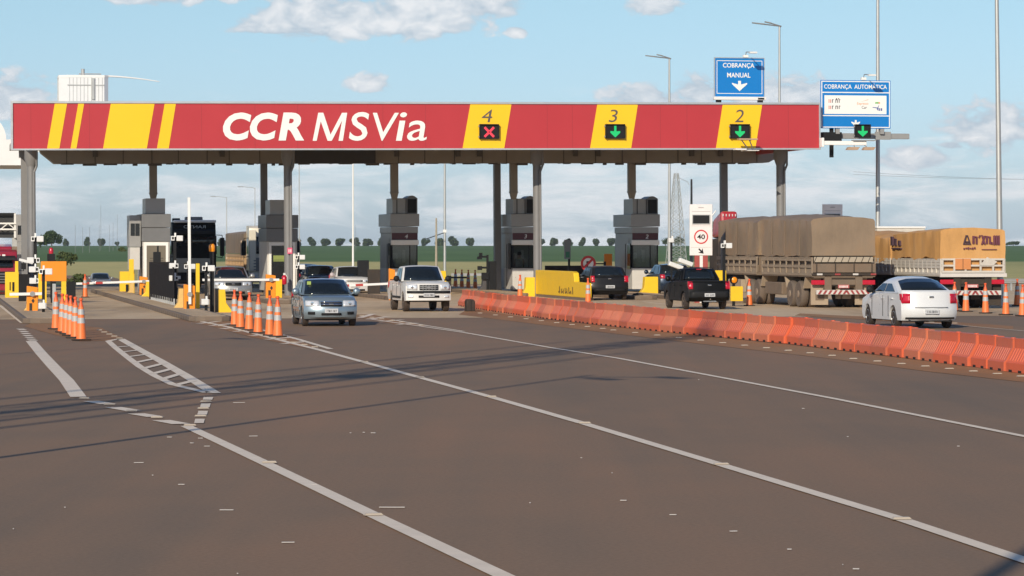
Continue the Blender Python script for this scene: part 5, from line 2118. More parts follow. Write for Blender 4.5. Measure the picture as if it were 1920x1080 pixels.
# ---- far-left island
slab('yellow_cabinet', 'yellow slotted cabinet at the far left in front of the red truck', 'cabinet', 10, 35, 510, 565.5, m_yellow, .5, holes=((.32, .40, .38, .66), (.52, .68, .34, .66)))
t = slab('yellow_post', 'thin yellow post with a small white camera above the slotted cabinet', 'post', 29.5, 35.5, 490, 566, m_yellow, .12)
t.location += Vector((-ST, CT, 0)) * 1.0
MB().box(-.35, .25, -.3, .1, 1.73, 1.84, Matrix.Rotation(.25, 4, 'Y')).build('camera', m_cam, t)
t = slab('dark_side_wall', 'dark wall panel between the yellow slotted cabinet and the column', 'panel', 35, 56, 514, 573, m_fence, .1)
gate('orange boom gate at the far left with its white arm lying to the left', 50.5, 71, 536, 592, .78, 551, ang=R(-1))
flare('tan splayed barrier foot left of the far left orange gate', 40, 54, 556, 591.5, -1, m_tan, foot=.75)
t = slab('orange_board', 'large plain orange board on yellow legs at the far left', 'board', 77, 124.5, 490, 568, m_orange, .12, z0=.92)
k = M(0, 568)
MB().box(-.40, -.30, .02, .10, 0, .915).box(.32, .52, .02, .10, 0, .915).build('leg', m_yellow, t)
MB().box(-.12, .10, .05, .3, 0, .90).box(.54, .92, .05, .12, 0.0, .9).build('dark_box', m_black, t)
slab('grey_post', 'thick grey bollard in front of the large orange board', 'bollard', 98.5, 105, 532, 592, m_galv, .16)
slab('yellow_post', 'short yellow post between the far left camera posts', 'post', 72, 80, 512, 560, m_yellow, .15)
cam_post('black camera post under the large orange board', 81.5, 595, 506, ((.0, 1), (.72, -.3)), r=.05)
cam_post('black post with three white readers right of the far left column', 66, 588, 445, ((.0, 1), (.28, -1), (.40, -.6), (.55, -.5)), r=.06)
t = slab('signal_box', 'dark box with a red beacon behind the large orange board', 'signal box', 89, 103, 476, 560, m_black, .3, z0=1.35)
MB().lathe([(.10, 2.05), (.11, 2.2), (.06, 2.32)], (-.0, .1, 0), n=14).build('red_beacon', m_tail, t, smooth=50)
MB().box(-.04, .04, .1, .18, 0, 1.345).build('pole', m_black, t)

# ---- island of booth A
slab('yellow_cabinet', 'yellow cabinet at the foot of the tall post, left of the louvred booth', 'cabinet', 225, 252, 509, 553, m_yellow, .5, holes=((.40, .60, .10, .45),))
slab('yellow_post', 'tall yellow post beside the louvred booth', 'post', 242, 251, 486, 555, m_yellow, .2)
flare('tan splayed barrier in front of the yellow cabinet', 235, 251, 529, 555.5, -1, m_tan, foot=.6)
gate('orange boom gate at the louvred booth with red and white arm across the lane', 262, 277, 518, 557, 3.15, 527.5, ang=R(-1.9), striped=.45)
flare('yellow splayed barrier just left of the black fence panel', 260, 283, 528, 563, -1, m_yellow, foot=.65)
mb = MB()
a, b = GR(281, 569), GR(341, 585)
t = thing('fence_panel', 'black corrugated fence panel along the island left of the truck lane', 'fence', RW(a[0], a[1], 0), TH)
Lf = 13.5
mb = MB()
pts = []
n = 54
for i in range(n + 1):
    pts.append(((.02 if i % 2 else -.02), -i * Lf / n))
lo = [(x, y, .30) for x, y in pts]
hi = [(x, y, 1.72 - .12 * (abs(y) / Lf)) for x, y in pts]
mb.grid([lo, hi])
mb.build('sheet', m_fence, t, solid=.02)
mb = MB()
for i in range(0, 15):
    mb.box(-.03, .03, -i * Lf / 14 - .03, -i * Lf / 14 + .03, .15, .42)
mb.build('fence_post', m_galv, t)
mb = MB()
mb.box(-.03, 1.15, -.04, .0, .18, 1.74)
mb.build('end_panel', m_fence, t)
flare('tan splayed barrier at the near end of the black fence', 322, 346, 541, 586, -1, m_tan, foot=.6)
gate('orange boom gate with its white arm raised straight up', 345, 366, 533, 588, 3.45, 552, ang=R(89.5))
slab('yellow_post', 'tall yellow post right of the raised boom', 'post', 367.5, 374.5, 494, 587, m_yellow, .15)
cam_post('black camera post with a base plate, left of the waiting silver car', 386.5, 590, 500, ((.0, 1), (.70, -.3)), r=.05, base=True)
t = cam_post('black post carrying an amber beacon beside the waiting silver car', 397.5, 586, 472, (), r=.07)
MB().lathe([(.09, 2.20), (.11, 2.24), (.11, 2.42), (.07, 2.48)], n=14).build('amber_beacon', m_amber, t, smooth=50)
cam_post('black post with white readers in front of the black truck', 328, 580, 444, ((.0, 1), (.38, -.6), (.55, -.6)), r=.05)
cam_post('black camera post right of the louvred door', 352, 575, 497, ((.0, 1),), r=.04)
t = cam_post('black ticket reader on a thin pole before the louvred door', 296, 566, 461, (), r=.035)
MB().box(-.20, .12, -.1, .1, 1.35, 2.15).build('reader_box', m_black, t, bevel=.03)
slab('concrete_slab', 'pale concrete slab at the front of the raised boom island', 'slab', 400, 411, 541, 585, M_kerb, .6)
flare('yellow splayed barrier at the front end of the raised boom island', 411, 436, 543, 586, 1, m_yellow, foot=.55)

# ---- island of booth B
flare('grey splayed barrier at the booth with the dark doorway', 494, 503, 523, 558, -1, M_kerb, foot=.5)
slab('yellow_barrier', 'yellow end barrier below the booth with the dark doorway', 'barrier', 501, 529, 524, 560, m_yellow, .5)
gate('orange boom gate at the booth with dark doorway, white arm over the silver car', 499, 517, 514, 566, 2.95, 524.5, ang=R(0))
t = slab('fire_extinguisher', 'red fire extinguisher hanging on the column beside the dark doorway', 'fire extinguisher', 528, 538, 522, 536, m_grey, .1, z0=9)
for c in list(t.children):
    bpy.data.objects.remove(c)
g = RW(LX(533, 2.6), 2.6, 0)
t.location = g
MB().lathe([(.08, .55), (.12, .6), (.12, .92), (.05, 1.0)], n=14).build('cylinder_body', m_tail, t, smooth=50)
MB().box(-.05, .05, -.05, .05, 1.005, 1.1).tube([(.06, 0, 1.05), (.14, 0, .9), (.12, 0, .6)], .02).build('valve', m_cam, t)
g = RW(LX(543.5, 3.2), 3.2, 0)
t = thing('column_notice', 'small pink notice on the second front column', 'notice', g, TH)
kk = g.y / F
z0 = ZY(476, g.y)
MB().box(-4.5 * kk, 4.5 * kk, -.03, 0, z0, ZY(464.5, g.y)).build('plate', mat('notice_pink', (0.75, 0.10, 0.20), .5), t)
MB().box(-2.5 * kk, -1 * kk, -.036, -.031, z0 + .07, z0 + .22).box(.8 * kk, 2.5 * kk, -.036, -.031, z0 + .07, z0 + .22).build('print', m_white, t)
cam_post('black post with white domes right of the column with the pink notice', 559, 562, 480, ((.0, 1), (.22, 1)), r=.04)

# ---- island of booth C
gate('orange boom gate at booth 4 with red and white arm over the white hatchback', 730, 741, 503, 563, 2.55, 531.5, ang=R(-2.5), striped=.38, m=m_orange)
slab('dark_cabinet', 'dark square cabinet left of booth 4', 'cabinet', 672, 692, 488, 556, m_black, .5)
slab('dark_side_wall', 'dark low wall left of booth 4 behind the white hatchback', 'panel', 690, 713, 505, 558, m_chasd, .2)
slab('pale_side_panel', 'narrow pale panel in front of booth 4', 'panel', 728, 736, 528, 556, m_boothw, .4)
flare('yellow splayed barrier behind the white pickup', 826, 846, 508, 552, 1, m_yellow, foot=.5)
g = G(845, 548)
t = thing('dark_boom', 'thin dark boom bar reaching right from the white pickup', 'boom', (g.x, g.y, 0), TH)
MB().box(0, .85, -.03, .03, .72, .80).build('bar', m_black, t)
MB().box(-.1, .02, -.1, .1, 0, .85).build('cabinet', m_chasd, t)

# ---- island of booth D
t = cam_post('black post with two lamps and readers left of booth 3', 914, 550, 478, (), r=.05)
MB().box(-.45, .02, -.05, .05, 1.80, 1.9).box(-.52, -.30, -.15, .1, 1.72, 1.86).box(-.42, -.28, -.12, .1, 1.9, 2.05).box(-.5, -.05, -.06, .06, 1.25, 1.35).box(-.5, -.3, -.15, .1, 1.18, 1.38).box(-.3, .05, -.1, .1, .7, 1.05).build('reader_head', m_black, t)
slab('dark_cabinet', 'tall dark cabinet immediately left of booth 3', 'cabinet', 918, 931, 490, 550, m_black, .6)
flare('dark splayed barrier left of booth 3', 893, 921, 517, 550, -1, mat('barrier_dark', (0.06, 0.06, 0.065), .6, dust=.2), foot=.5)
flare('yellow splayed barrier on the near face of booth 3', 978, 1003.5, 520, 556, -1, m_yellow, foot=.35)
a, b = GR(1003, 556), GR(1100, 564)
xw = (a[0] + b[0]) / 2
ya, yb = b[1], a[1]
t = thing('yellow_wall', 'long yellow wall with worn brown lettering beside the graphite hatchback', 'wall', RW(xw, 0, 0), TH)
yc = GR(1077, 562)[1]
hh = ZY(508, G(1040, 560).y)
MB().prism([(ya, .12), (yb, .12), (yb, hh), (yc + .4, hh), (yc, hh - .06), (yc - .2, .80), (ya, .78)], 'x', 0, .25).build('body', m_yellow, t, bevel=.03)
MB().box(.02, .4, ya + .3, yb - .1, 0, .119).build('plinth', M_kerb, t)
mb = MB()
y0, y1 = [ya + (1231.0 / (q_ + 131) - 1) * G(1100, 564).y / CT for q_ in (1076, 1048)]
rr = random.Random(2)
n = 8
for i in range(n):
    y = y0 + (y1 - y0) * i / n
    d = (y1 - y0) / n
    mb.prism([(y, .24), (y + d * .34, .24), (y + d * .46, .24 + rr.uniform(.12, .34)), (y + d * .12, .24 + rr.uniform(.14, .34))], 'x', -.012, .004)
    if i % 2:
        mb.prism([(y + d * .2, .34), (y + d * .9, .26), (y + d * .9, .31), (y + d * .2, .40)], 'x', -.0115, .004)
mb.build('worn_lettering', mat('worn_brown', (0.14, 0.08, 0.02), .8, var=.4), t)
t = cam_post('black pole with a green signal head between booths 3 and 2', 1067, 548, 447, (), r=.05)
MB().box(-.24, .06, -.12, .12, 1.72, 2.72).build('signal_head', m_paneld, t)
MB().box(-.20, .0, -.14, -.121, 1.8, 2.1).build('green_lens', mat('lens_green', (0.02, 0.14, 0.07), .3), t)
slab('dark_side_wall', 'long dark low wall behind the graphite hatchback', 'panel', 1022, 1098, 498, 545, m_chasd, .2)
g = G(1103, 548)
t = thing('round_sign', 'round red and white prohibition sign above the graphite hatchback', 'sign', (g.x, g.y, 0), TH)
z = ZY(494, g.y)
MB().lathe([(.40, 0), (.40, .03)], (0, 0, z), 'y', 28).build('plate', m_white, t)
mb = MB()
for i in range(28):
    a0, a1 = 2 * math.pi * i / 28, 2 * math.pi * (i + 1) / 28
    v = [(r * math.cos(a), -.012, z + r * math.sin(a)) for a in (a0, a1) for r in (.28, .405)]
    mb.add(v, [(0, 1, 3, 2)])
mb.box(-.06, .06, -.012, -.004, -.30, .30, Matrix.Translation((0, -.004, z)) @ Matrix.Rotation(R(45), 4, 'Y'))
mb.build('red_ring', m_redpaint, t)
MB().prism([(-.1, z - .2), (0, z - .2), (0, z + .05), (.14, z + .05), (.14, z + .12), (-.1, z + .12)], 'y', -.010, -.001).build('symbol', m_black, t)
MB().box(-.04, .04, .03, .09, 0, z + .2).build('pole', m_galv, t)
MB().box(.2, .9, .1, .16, z - .05, z + .02).box(.85, .95, .05, .2, z - .2, z + .1).box(.1, .3, .05, .2, z + .12, z + .25).build('reader_arm', m_black, t)
g = G(1084, 553)
t = thing('amber_lamp', 'round amber lamp beside the graphite hatchback', 'lamp', (g.x, g.y, 0), TH)
z = ZY(524, g.y)
MB().lathe([(.16, 0), (.17, .06)], (0, -.06, z), 'y', 20).build('housing', m_black, t)
MB().lathe([(.12, -.01), (.10, -.03), (.001, -.04)], (0, -.06, z), 'y', 20, cap=False).build('lens', m_amber, t, smooth=50)
MB().box(-.05, .05, 0, .08, 0, z).build('pole', m_black, t)
MB().box(.14, .30, -.1, .05, z - .3, z + .25).build('reader_box', m_cam, t)
slab('orange_board', 'small plain orange board just left of booth 2', 'board', 1133, 1148, 476, 546, m_orange, .1, z0=1.35).children[0]
bpy.context.view_layer.update()

# ---- island of booth E and F
flare('yellow splayed barrier on the near face of booth 2', 1198, 1234.5, 519, 555, -1, m_yellow, foot=.32)
g = G(1196, 561)
t = thing('black_drum', 'low black drum on the kerb before booth 2', 'drum', (g.x, g.y, 0), TH)
MB().lathe([(.30, 0), (.29, .12), (.22, .26), (.0, .30)], n=20, cap=False).build('body', m_rubber, t, smooth=50)
t = cam_post('grey post with two large white cameras right of booth 2', 1273, 560, 500, (), r=.05, m=m_galv)
for dx, z in ((-.18, 1.50), (.28, 1.66)):
    MB().box(-.34, .34, -.25, .05, -.10, .10, Matrix.Translation((dx, 0, z)) @ Matrix.Rotation(R(20), 4, 'Y')).build('camera', m_cam, t, bevel=.03)
cam_post('thin black post with a lamp head left of the speed sign', 1259, 556, 446, ((.02, -.3),), r=.04)


def speed_sign(label, px0, px1, py0, py1, py_base, full=True):
    g = G((px0 + px1) / 2, py_base)
    k = M(0, py_base)
    w, h = (px1 - px0) * k, (py1 - py0) * k
    z0 = (py_base - py1) * k
    t = thing('speed_sign', label, 'sign', (g.x, g.y, 0), TH - R(6), 'white speed camera signs')
    MB().box(-w / 2, w / 2, 0, .08, z0, z0 + h).build('panel', mat('sign_panel_white', (0.80, 0.74, 0.72), .4), t, bevel=.015)
    MB().box(-w * .40, w * .40, -.03, -.002, z0 + h * .61, z0 + h * .80).build('screen_frame', m_galv, t)
    MB().box(-w * .36, w * .36, -.04, -.031, z0 + h * .625, z0 + h * .785).build('screen', m_black, t)
    mb = MB()
    c = z0 + h * .365
    for i in range(32):
        a0, a1 = 2 * math.pi * i / 32, 2 * math.pi * (i + 1) / 32
        v = [(r * math.cos(a), -.012, c + r * math.sin(a)) for a in (a0, a1) for r in (w * .255, w * .31)]
        mb.add(v, [(0, 1, 3, 2)])
    mb.build('red_ring', mat('sign_ring_red', (0.62, 0.04, 0.04), .4), t)
    letters('speed_number', '40', m_black, t, -w * .17, w * .17, c - h * .048, c + h * .048, -.004, fat=.02, depth=.006)
    q = Matrix.Translation((0, 0, z0 + h * .075)) @ Matrix.Rotation(R(-45 - 90), 4, 'Y')
    MB().prism([(-.03, -.14), (.03, -.14), (.03, .0), (.13, -.04), (0, .15), (-.13, -.04), (-.03, .0)], 'y', -.012, -.002, Matrix.Translation((0, 0, z0 + h * .085)) @ Matrix.Rotation(R(135), 4, 'Y')).build('arrow', m_black, t)
    mb = MB()
    mb.box(-w * .12, w * .12, -.006, -.001, z0 + h * .925, z0 + h * .945)
    mb.box(-w * .40, w * .40, -.006, -.001, z0 + h * .855, z0 + h * .865)
    mb.box(-w * .45, w * .45, -.006, -.001, z0 + h * .155, z0 + h * .16)
    mb.box(-w * .45, w * .45, -.006, -.001, z0 + h * .575, z0 + h * .58)
    mb.build('faint_lines', mat('sign_line_grey', (0.45, 0.42, 0.41), .5), t)
    MB().box(-w * .28, -w * .06, .02, .1, 0, z0).box(w * .08, w * .3, .02, .1, 0, z0).build('post', mat('post_red', (0.35, 0.06, 0.05), .5), t)
    MB().box(-w * .06, w * .08, .03, .09, 0, z0 - .01).build('post_stripe', m_cam, t)
    return t


speed_sign('white speed limit 40 sign with dark screen in front of the brown tarpaulin', 1293, 1336, 383, 479, 568)
speed_sign('white speed sign of which only the top shows above the brown tarpaulin', 1542, 1580, 383, 470, 549)
t = slab('sign_fin', 'dark pointed fin rising beside the speed limit sign', 'fin', 1352, 1367, 424, 566, m_black, .08, z0=99)
for c in list(t.children):
    bpy.data.objects.remove(c)
kk = M(0, 566)
MB().prism([(-.17, 1.35), (-.17, 2.75), (.16, 142 * kk), (.16, 1.35)], 'y', 0, .08).build('blade', m_paneld, t)
MB().box(-.05, .05, .0, .08, 0, 1.35).build('pole', m_black, t)
cam_post('black camera post right of the black pickup', 1357.5, 575, 458, ((.0, 1),), r=.05)
slab('yellow_board', 'small yellow board showing over the black pickup bed', 'board', 1341, 1362, 507, 570, m_yellow, .1, z0=.8)
g = G(1376, 574)
t = thing('amber_lamp', 'round amber lamp on a stand right of the black pickup', 'lamp', (g.x, g.y, 0), TH)
z = ZY(525, g.y)
MB().lathe([(.16, 0), (.17, .06)], (0, -.06, z), 'y', 20).build('housing', m_black, t)
MB().lathe([(.12, -.01), (.10, -.03), (.001, -.04)], (0, -.06, z), 'y', 20, cap=False).build('lens', m_amber, t, smooth=50)
MB().box(-.05, .05, 0, .08, 0, z).build('pole', m_black, t)
slab('yellow_board', 'square yellow board under the amber lamp right of the black pickup', 'board', 1370, 1393.5, 537, 575, m_yellow, .12, z0=.22)


# ---------------------------------------------------------------- cones
for nm_ in ('dark_fence_panel', 'black_plastic'):
    MATS[nm_].node_tree.nodes['Principled BSDF'].inputs['Specular IOR Level'].default_value = .15


def make_cone(label):
    t = thing('traffic_cone', label, 'traffic cone', (0, 0, 0), 0, 'tall orange channelising cones')
    MB().box(-.19, .19, -.19, .19, 0, .045).build('base', m_rubber, t, bevel=.015)
    MB().lathe([(.135, .045), (.128, .08), (.070, .83), (.066, .86)], n=20).build('body', m_conebody, t, smooth=40)
    for z0, z1 in ((.44, .58), (.66, .80)):
        r = lambda z: .128 - (.058) * (z - .08) / .75 + .004
        MB().lathe([(r(z0), z0), (r(z1), z1)], n=20, cap=False).build('reflective_band', m_band, t, smooth=40)
    mb = MB()
    mb.lathe([(.060, .861), (.055, .90), (.032, .96), (.030, 1.01), (.048, 1.03), (.048, 1.07), (.028, 1.085)], n=14)
    mb.build('top_knob', m_conetop, t, smooth=40)
    return t


cones = [
    (105, 618, 'farthest cone of the left row before the orange board'), (117, 624, 'second farthest cone of the left row, just right of its end cone'), (125, 627, 'cone in the left row, third from its far end'),
    (133, 630.5, 'cone in the left row, third from its near end'), (142, 634.5, 'cone in the left row, next to the nearest one'), (152.5, 639, 'nearest cone of the left row, in front of its fellows'),
    (159.5, 558, 'lone cone under the tip of the red and white boom'),
    (440.5, 611, 'leftmost cone of the middle group beside the yellow splayed barrier'), (451, 616, 'second cone from the left in the middle group'), (467.5, 620, 'third cone from the left in the middle group'),
    (484, 625.5, 'middle group cone with the wide gap on its right'), (506, 630, 'second cone from the right in the middle group'), (521, 632.5, 'rightmost cone of the middle group, nearest the silver hatchback'),
    (1405, 574, 'lone cone in front of the brown truck wheels'), (1103, 571, 'lone cone at the left rear of the graphite hatchback'), (975, 560, 'lone cone in front of booth 3'),
    (854, 541, 'distant cone right of the white pickup, nearest to it'), (866, 542, 'second distant cone right of the white pickup'), (878, 543, 'third distant cone right of the white pickup'), (891, 543.5, 'distant cone beside the dark splayed barrier'),
    (1790, 584, 'cone mostly hidden by the right edge of the white sedan'), (1811, 585, 'first full cone right of the white sedan'), (1848, 588, 'second full cone right of the white sedan'),
    (1886, 591, 'cone under the right end of the ochre truck'), (1907, 574, 'cone standing back by the guard rail at the right edge'), (1917, 593, 'rightmost cone, cut by the edge of the photo')]
proto = None
for (px, py, lb) in cones:
    g = G(px, py)
    lb = 'orange white banded ' + lb
    rz = rnd.uniform(0, 1.5)
    if proto is None:
        proto = make_cone(lb)
        proto.location, proto.rotation_euler.z = (g.x, g.y, 0.006), rz
    else:
        c = dup(proto, lb, (g.x, g.y, .006), rz)
        c.rotation_euler.x = rnd.uniform(-.02, .02)
# plastic tape between the middle cones
a, b = G(484, 625.5), G(521, 632.5)
t = MB().box(0, (b - a).length, -.003, .003, .60, .86).build('safety_tape', mat('tape_clear', (0.55, 0.54, 0.52), .3), None, loc=(a.x, a.y, 0), rz=math.atan2(b.y - a.y, b.x - a.x))
bpy.data.objects.remove(t)


# ---------------------------------------------------------------- water barriers
def make_barrier():
    mb = MB()
    Lb = 1.22
    pr = lambda k: [(.27 * k, .0), (.27 * k, .20), (.225 * k, .25), (.105 * k, .52), (.10 * k, .54), (.10 * k, .74)]
    secs = []
    ys = [0, .03, .05, .14, .17, .19, .28, .31, .33, .42, .45, .47, .58, .61, .63, .74, .77, .79, .90, .93, .95, 1.06, 1.09, 1.11, Lb - .03, Lb]
    for i, y in enumerate(ys):
        if i in (0, len(ys) - 1):
            k, kt = .90, .97
        else:
            k, kt = 1.0, 1.0
        groove = .085 if (i % 3 == 1 and 1 < i < len(ys) - 2) else 0.0
        R_ = [(x - (groove if .2 < z < .53 else 0), z) for x, z in pr(k)]
        Rp = [(x, z) for x, z in R_]
        Lp = [(-x, z) for x, z in reversed(R_)]
        secs.append([(x, y, z * (kt if z > .5 else 1)) for x, z in Rp + Lp])
    mb.loft(secs)
    o = mb.build('water_barrier', m_barrier, None, smooth=25)
    MB().lathe([(.05, .735), (.05, .755)], (0, .3, 0), n=12).build('filler_cap', m_conetop, o)
    MB().box(-.275, .275, .22, .42, -.005, .05).build('foot_slot', m_under, o)
    MB().box(-.275, .275, .82, 1.02, -.005, .05).build('foot_slot', m_under, o)
    MB().box(-.035, .035, Lb - .01, Lb + .05, .1, .62).build('coupling_pin', m_conetop, o)
    return o


path_px = [(2120, 725), (1920, 699.5), (1700, 670.5), (1500, 646.5), (1260, 623.5), (1126, 609), (1039, 599), (950, 587), (905, 580), (868, 573.5)]
Pw = [G(*q).to_2d() + Vector((.05, .27)) for q in path_px]
seg = []
for a, b in zip(Pw[:-1], Pw[1:]):
    seg.append((a, b, (b - a).length))
step = 1.26
fade = []
proto = None
dist, idx, acc = 0.0, 0, 0.0
tot = sum(s[2] for s in seg)
spots = []
while dist < tot - .5:
    d = dist
    for a, b, l in seg:
        if d <= l:
            spots.append((a + (b - a) * d / l, math.atan2((b - a).y, (b - a).x) - math.pi / 2))
            break
        d -= l
    dist += step
blab = 'orange plastic water barrier in the long row between the carriageways'
for i, (q, rz) in enumerate(spots):
    if proto is None:
        proto = make_barrier()
        o = tag(proto, blab, 'barrier', 'water filled barriers of the long orange row')
        o.scale.z = .86
        o.location, o.rotation_euler.z = (q.x, q.y, .012), rz
        fade.append(o.data)
        for nm, c, d in (('barrier_faded', (0.68, 0.18, 0.085), .30), ('barrier_dusty', (0.56, 0.12, 0.055), .45), ('barrier_bright', (0.72, 0.125, 0.045), .12)):
            me = o.data.copy()
            me.materials.clear()
            me.materials.append(mat(nm, c, .55, var=.16, scale=1.6, dust=d))
            fade.append(me)
    else:
        o = dup(proto, blab, (q.x, q.y, .012), rz + rnd.uniform(-.03, .03))
        o.location.x += rnd.uniform(-.02, .02)
        o.scale.z = rnd.uniform(.83, .88)
        o.data = rnd.choice(fade)
o['label'] = 'farthest orange water barrier of the long row, beside the white pickup'
g = G(883, 584)
t = thing('rubber_block', 'black rubber block leaning against the far end of the orange barrier row', 'block', (g.x, g.y, 0), TH)
MB().prism([(-.16, 0), (.16, 0), (.16, .38), (.08, .45), (-.12, .45), (-.16, .36)], 'y', 0, .5).build('body', m_rubber, t, bevel=.03)
MB().box(.0, .02, -.01, .0, .03, .42).build('groove', m_under, t)

# road studs
m_stud = mat('stud_white', (0.50, 0.42, 0.33), .5, dust=.15)
m_studh = mat('stud_amber', (0.60, 0.34, 0.06), .4)


def stud_mesh(m):
    mb = MB()
    mb.loft([[(-.085, -.04, 0), (.085, -.04, 0), (.085, .04, 0), (-.085, .04, 0)], [(-.07, -.022, .018), (.07, -.022, .018), (.07, .022, .018), (-.07, .022, .018)]])
    return mb


studs = []
for (p0, p1, n, where) in (((900, 588), (1130, 617), 9, 'on the dirt below the far half of the orange barriers'), ((1150, 620), (1560, 668), 11, 'on the dirt below the middle of the orange barriers'),
                           ((1600, 674), (1915, 707), 8, 'on the dirt below the near end of the orange barriers'), ((375, 603), (590, 652), 12, 'in the dirt wedge around the middle cones'),
                           ((660, 590), (790, 611), 8, 'beside the silver hatchback shadow'), ((186, 620), (224, 635.5), 5, 'leading to the hatched nose at the left'), ((1660, 601), (1790, 607), 4, 'behind the white sedan')):
    for i in range(n):
        u = i / max(1, n - 1)
        studs.append((p0[0] + (p1[0] - p0[0]) * u, p0[1] + (p1[1] - p0[1]) * u, where))
for (x, y) in ((158, 748.5), (205, 760), (246, 772.5), (294, 784.5), (356, 799.5), (386, 754.5), (381, 767.5), (376, 782)):
    studs.append((x, y, 'between the dashes of the left lane line'))
for (x, y) in ((505, 869.5), (700, 968.5)):
    studs.append((x, y, 'on the nearest lane line'))
for (x, y) in ((683, 680), (787, 709), (921, 745.5), (1096, 795), (1352, 873), (1690, 976)):
    studs.append((x, y, 'on the long middle lane line'))
sp = None
for (x, y, w) in studs:
    g = G(x, y)
    lb = 'small pale road stud ' + w
    if sp is None:
        sp = tag(stud_mesh(0).build('road_stud', m_stud), lb, 'road stud', 'road studs')
        o = sp
    else:
        o = sp.copy()
        COL.objects.link(o)
        o['label'] = lb
    o.location = (g.x, g.y, .014)
    o.rotation_euler.z = TH + rnd.uniform(-.15, .15)

# guard rail at the right edge
a, b = GR(1882, 545), GR(2000, 545)
t = thing('guard_rail', 'grey steel guard rail at the right edge behind the cones', 'guard rail', RW(a[0], a[1], 0), TH)
MB().prism([(0, .42), (.05, .47), (0, .53), (.05, .59), (0, .66), (.02, .66), (.07, .59), (.02, .53), (.07, .47), (.02, .42)], 'x', 0, 7).build('rail', m_galv, t)
mb = MB()
for k in range(4):
    mb.box(.4 + k * 2, .5 + k * 2, .07, .17, 0, .6)
mb.build('post', m_galv, t)
a = GR(846, 534)
t = thing('guard_rail', 'low grey guard rail among the distant cones right of the white pickup', 'guard rail', RW(a[0], a[1], 0), TH)
MB().box(0, 2.6, 0, .05, .55, .70).build('rail', m_galv, t)
MB().box(.3, .4, .05, .15, 0, .66).box(2.1, 2.2, .05, .15, 0, .66).build('post', m_galv, t)


# ---------------------------------------------------------------- left edge: far booth and sign gantry
g = G(18, 547)
t = thing('far_gantry', 'dark sign gantry with white lattice at the far left edge', 'gantry', (g.x, g.y, 0), TH)
Yg = g.y
kk = Yg / F
zt, zb = ZY(400, Yg), ZY(446, Yg)
xr = (28 - 18) * kk
MB().box(-9, xr, 0, .5, zb, zt).build('dark_board', mat('board_black', (0.03, 0.03, 0.032), .5), t)
MB().box(-9, xr + .03, -.25, 0, zt - .12, zt + .02).build('edge', m_black, t)
mb = MB()
for z in (ZY(419, Yg), ZY(430, Yg)):
    mb.box(-9, xr + .05, -.5, -.42, z - .04, z + .04)
for k in range(12):
    x = xr - k * .75
    mb.tube([(x, -.46, ZY(430, Yg)), (x - .37, -.46, ZY(419, Yg)), (x - .75, -.46, ZY(430, Yg))], .03, 5)
mb.build('lattice', m_boomw, t)
MB().box(xr - .15, xr + .1, 0, .25, 0, zb).build('post', m_galv, t)
MB().box(xr - .06, xr + .04, -.4, 0, zb, zt).build('strut', m_cam, t)
x0, x1 = LX(29, 24), LX(44, 24)
w = (x1 - x0) * 1.6
t = thing('toll_booth', 'pale grey toll booth at the far left, partly behind the column', 'toll booth', RW(x0, 24, 0), TH, 'toll booths under the canopy')
MB().box(0, w, 0, 3, .1, 2.6).build('wall', m_panel, t)
MB().box(-.03, w + .03, -.03, 3, 2.61, 4.1).build('upper_wall', m_panel, t, bevel=.02)
MB().box(.12, .30, -.04, -.031, 3.0, 3.5).box(.36, .54, -.04, -.031, 3.0, 3.5).build('window', m_glassd, t)


# ---------------------------------------------------------------- lamp posts and masts
def lamp_post(label, px, py_top, Y, r0=.10, arms='double', lean=0.0, name='lamp_post', mtl=None):
    X = (px - 960) / F * Y
    zt = ZY(py_top, Y)
    t = thing(name, label, 'lamp post', (X, Y, tz(X, Y)), 0, 'lamp posts around the plaza')
    mb = MB()
    n = 6
    for i in range(n):
        u0, u1 = i / n, (i + 1) / n
        mb.cyl((lean * u0, 0, zt * u0), (lean * u1, 0, zt * u1), r0 * (1 - .45 * u0), r0 * (1 - .45 * u1), 12)
    mb.build('pole', mtl or m_galv, t, smooth=50)
    if arms == 'double':
        for k, (dx, dz, dy) in enumerate(((-1.55, .12, -.5), (-.8, .22, .5))):
            mb = MB()
            mb.tube([(lean, 0, zt - .05), (lean + .1, 0, zt + .02), (lean + dx * .6, dy * .6, zt + dz)], .035, 6)
            a = mb.build('lamp_arm', m_steel, t)
            MB().prism([(lean + dx * .55, zt + dz - .04), (lean + dx * .55, zt + dz + .03), (lean + dx, zt + dz + .10), (lean + dx, zt + dz + .05)], 'y', dy * .6 - .14, dy * .6 + .14).build('lamp_head', m_steel, a)
    elif arms == 'left':
        mb = MB()
        mb.tube([(lean, 0, zt - .1), (-.3, 0, zt), (-1.4, 0, zt + .1)], .03, 6)
        a = mb.build('lamp_arm', m_galv, t)
        MB().box(-2.1, -1.4, -.12, .12, zt + .06, zt + .14).build('lamp_head', m_steel, a)
    return t


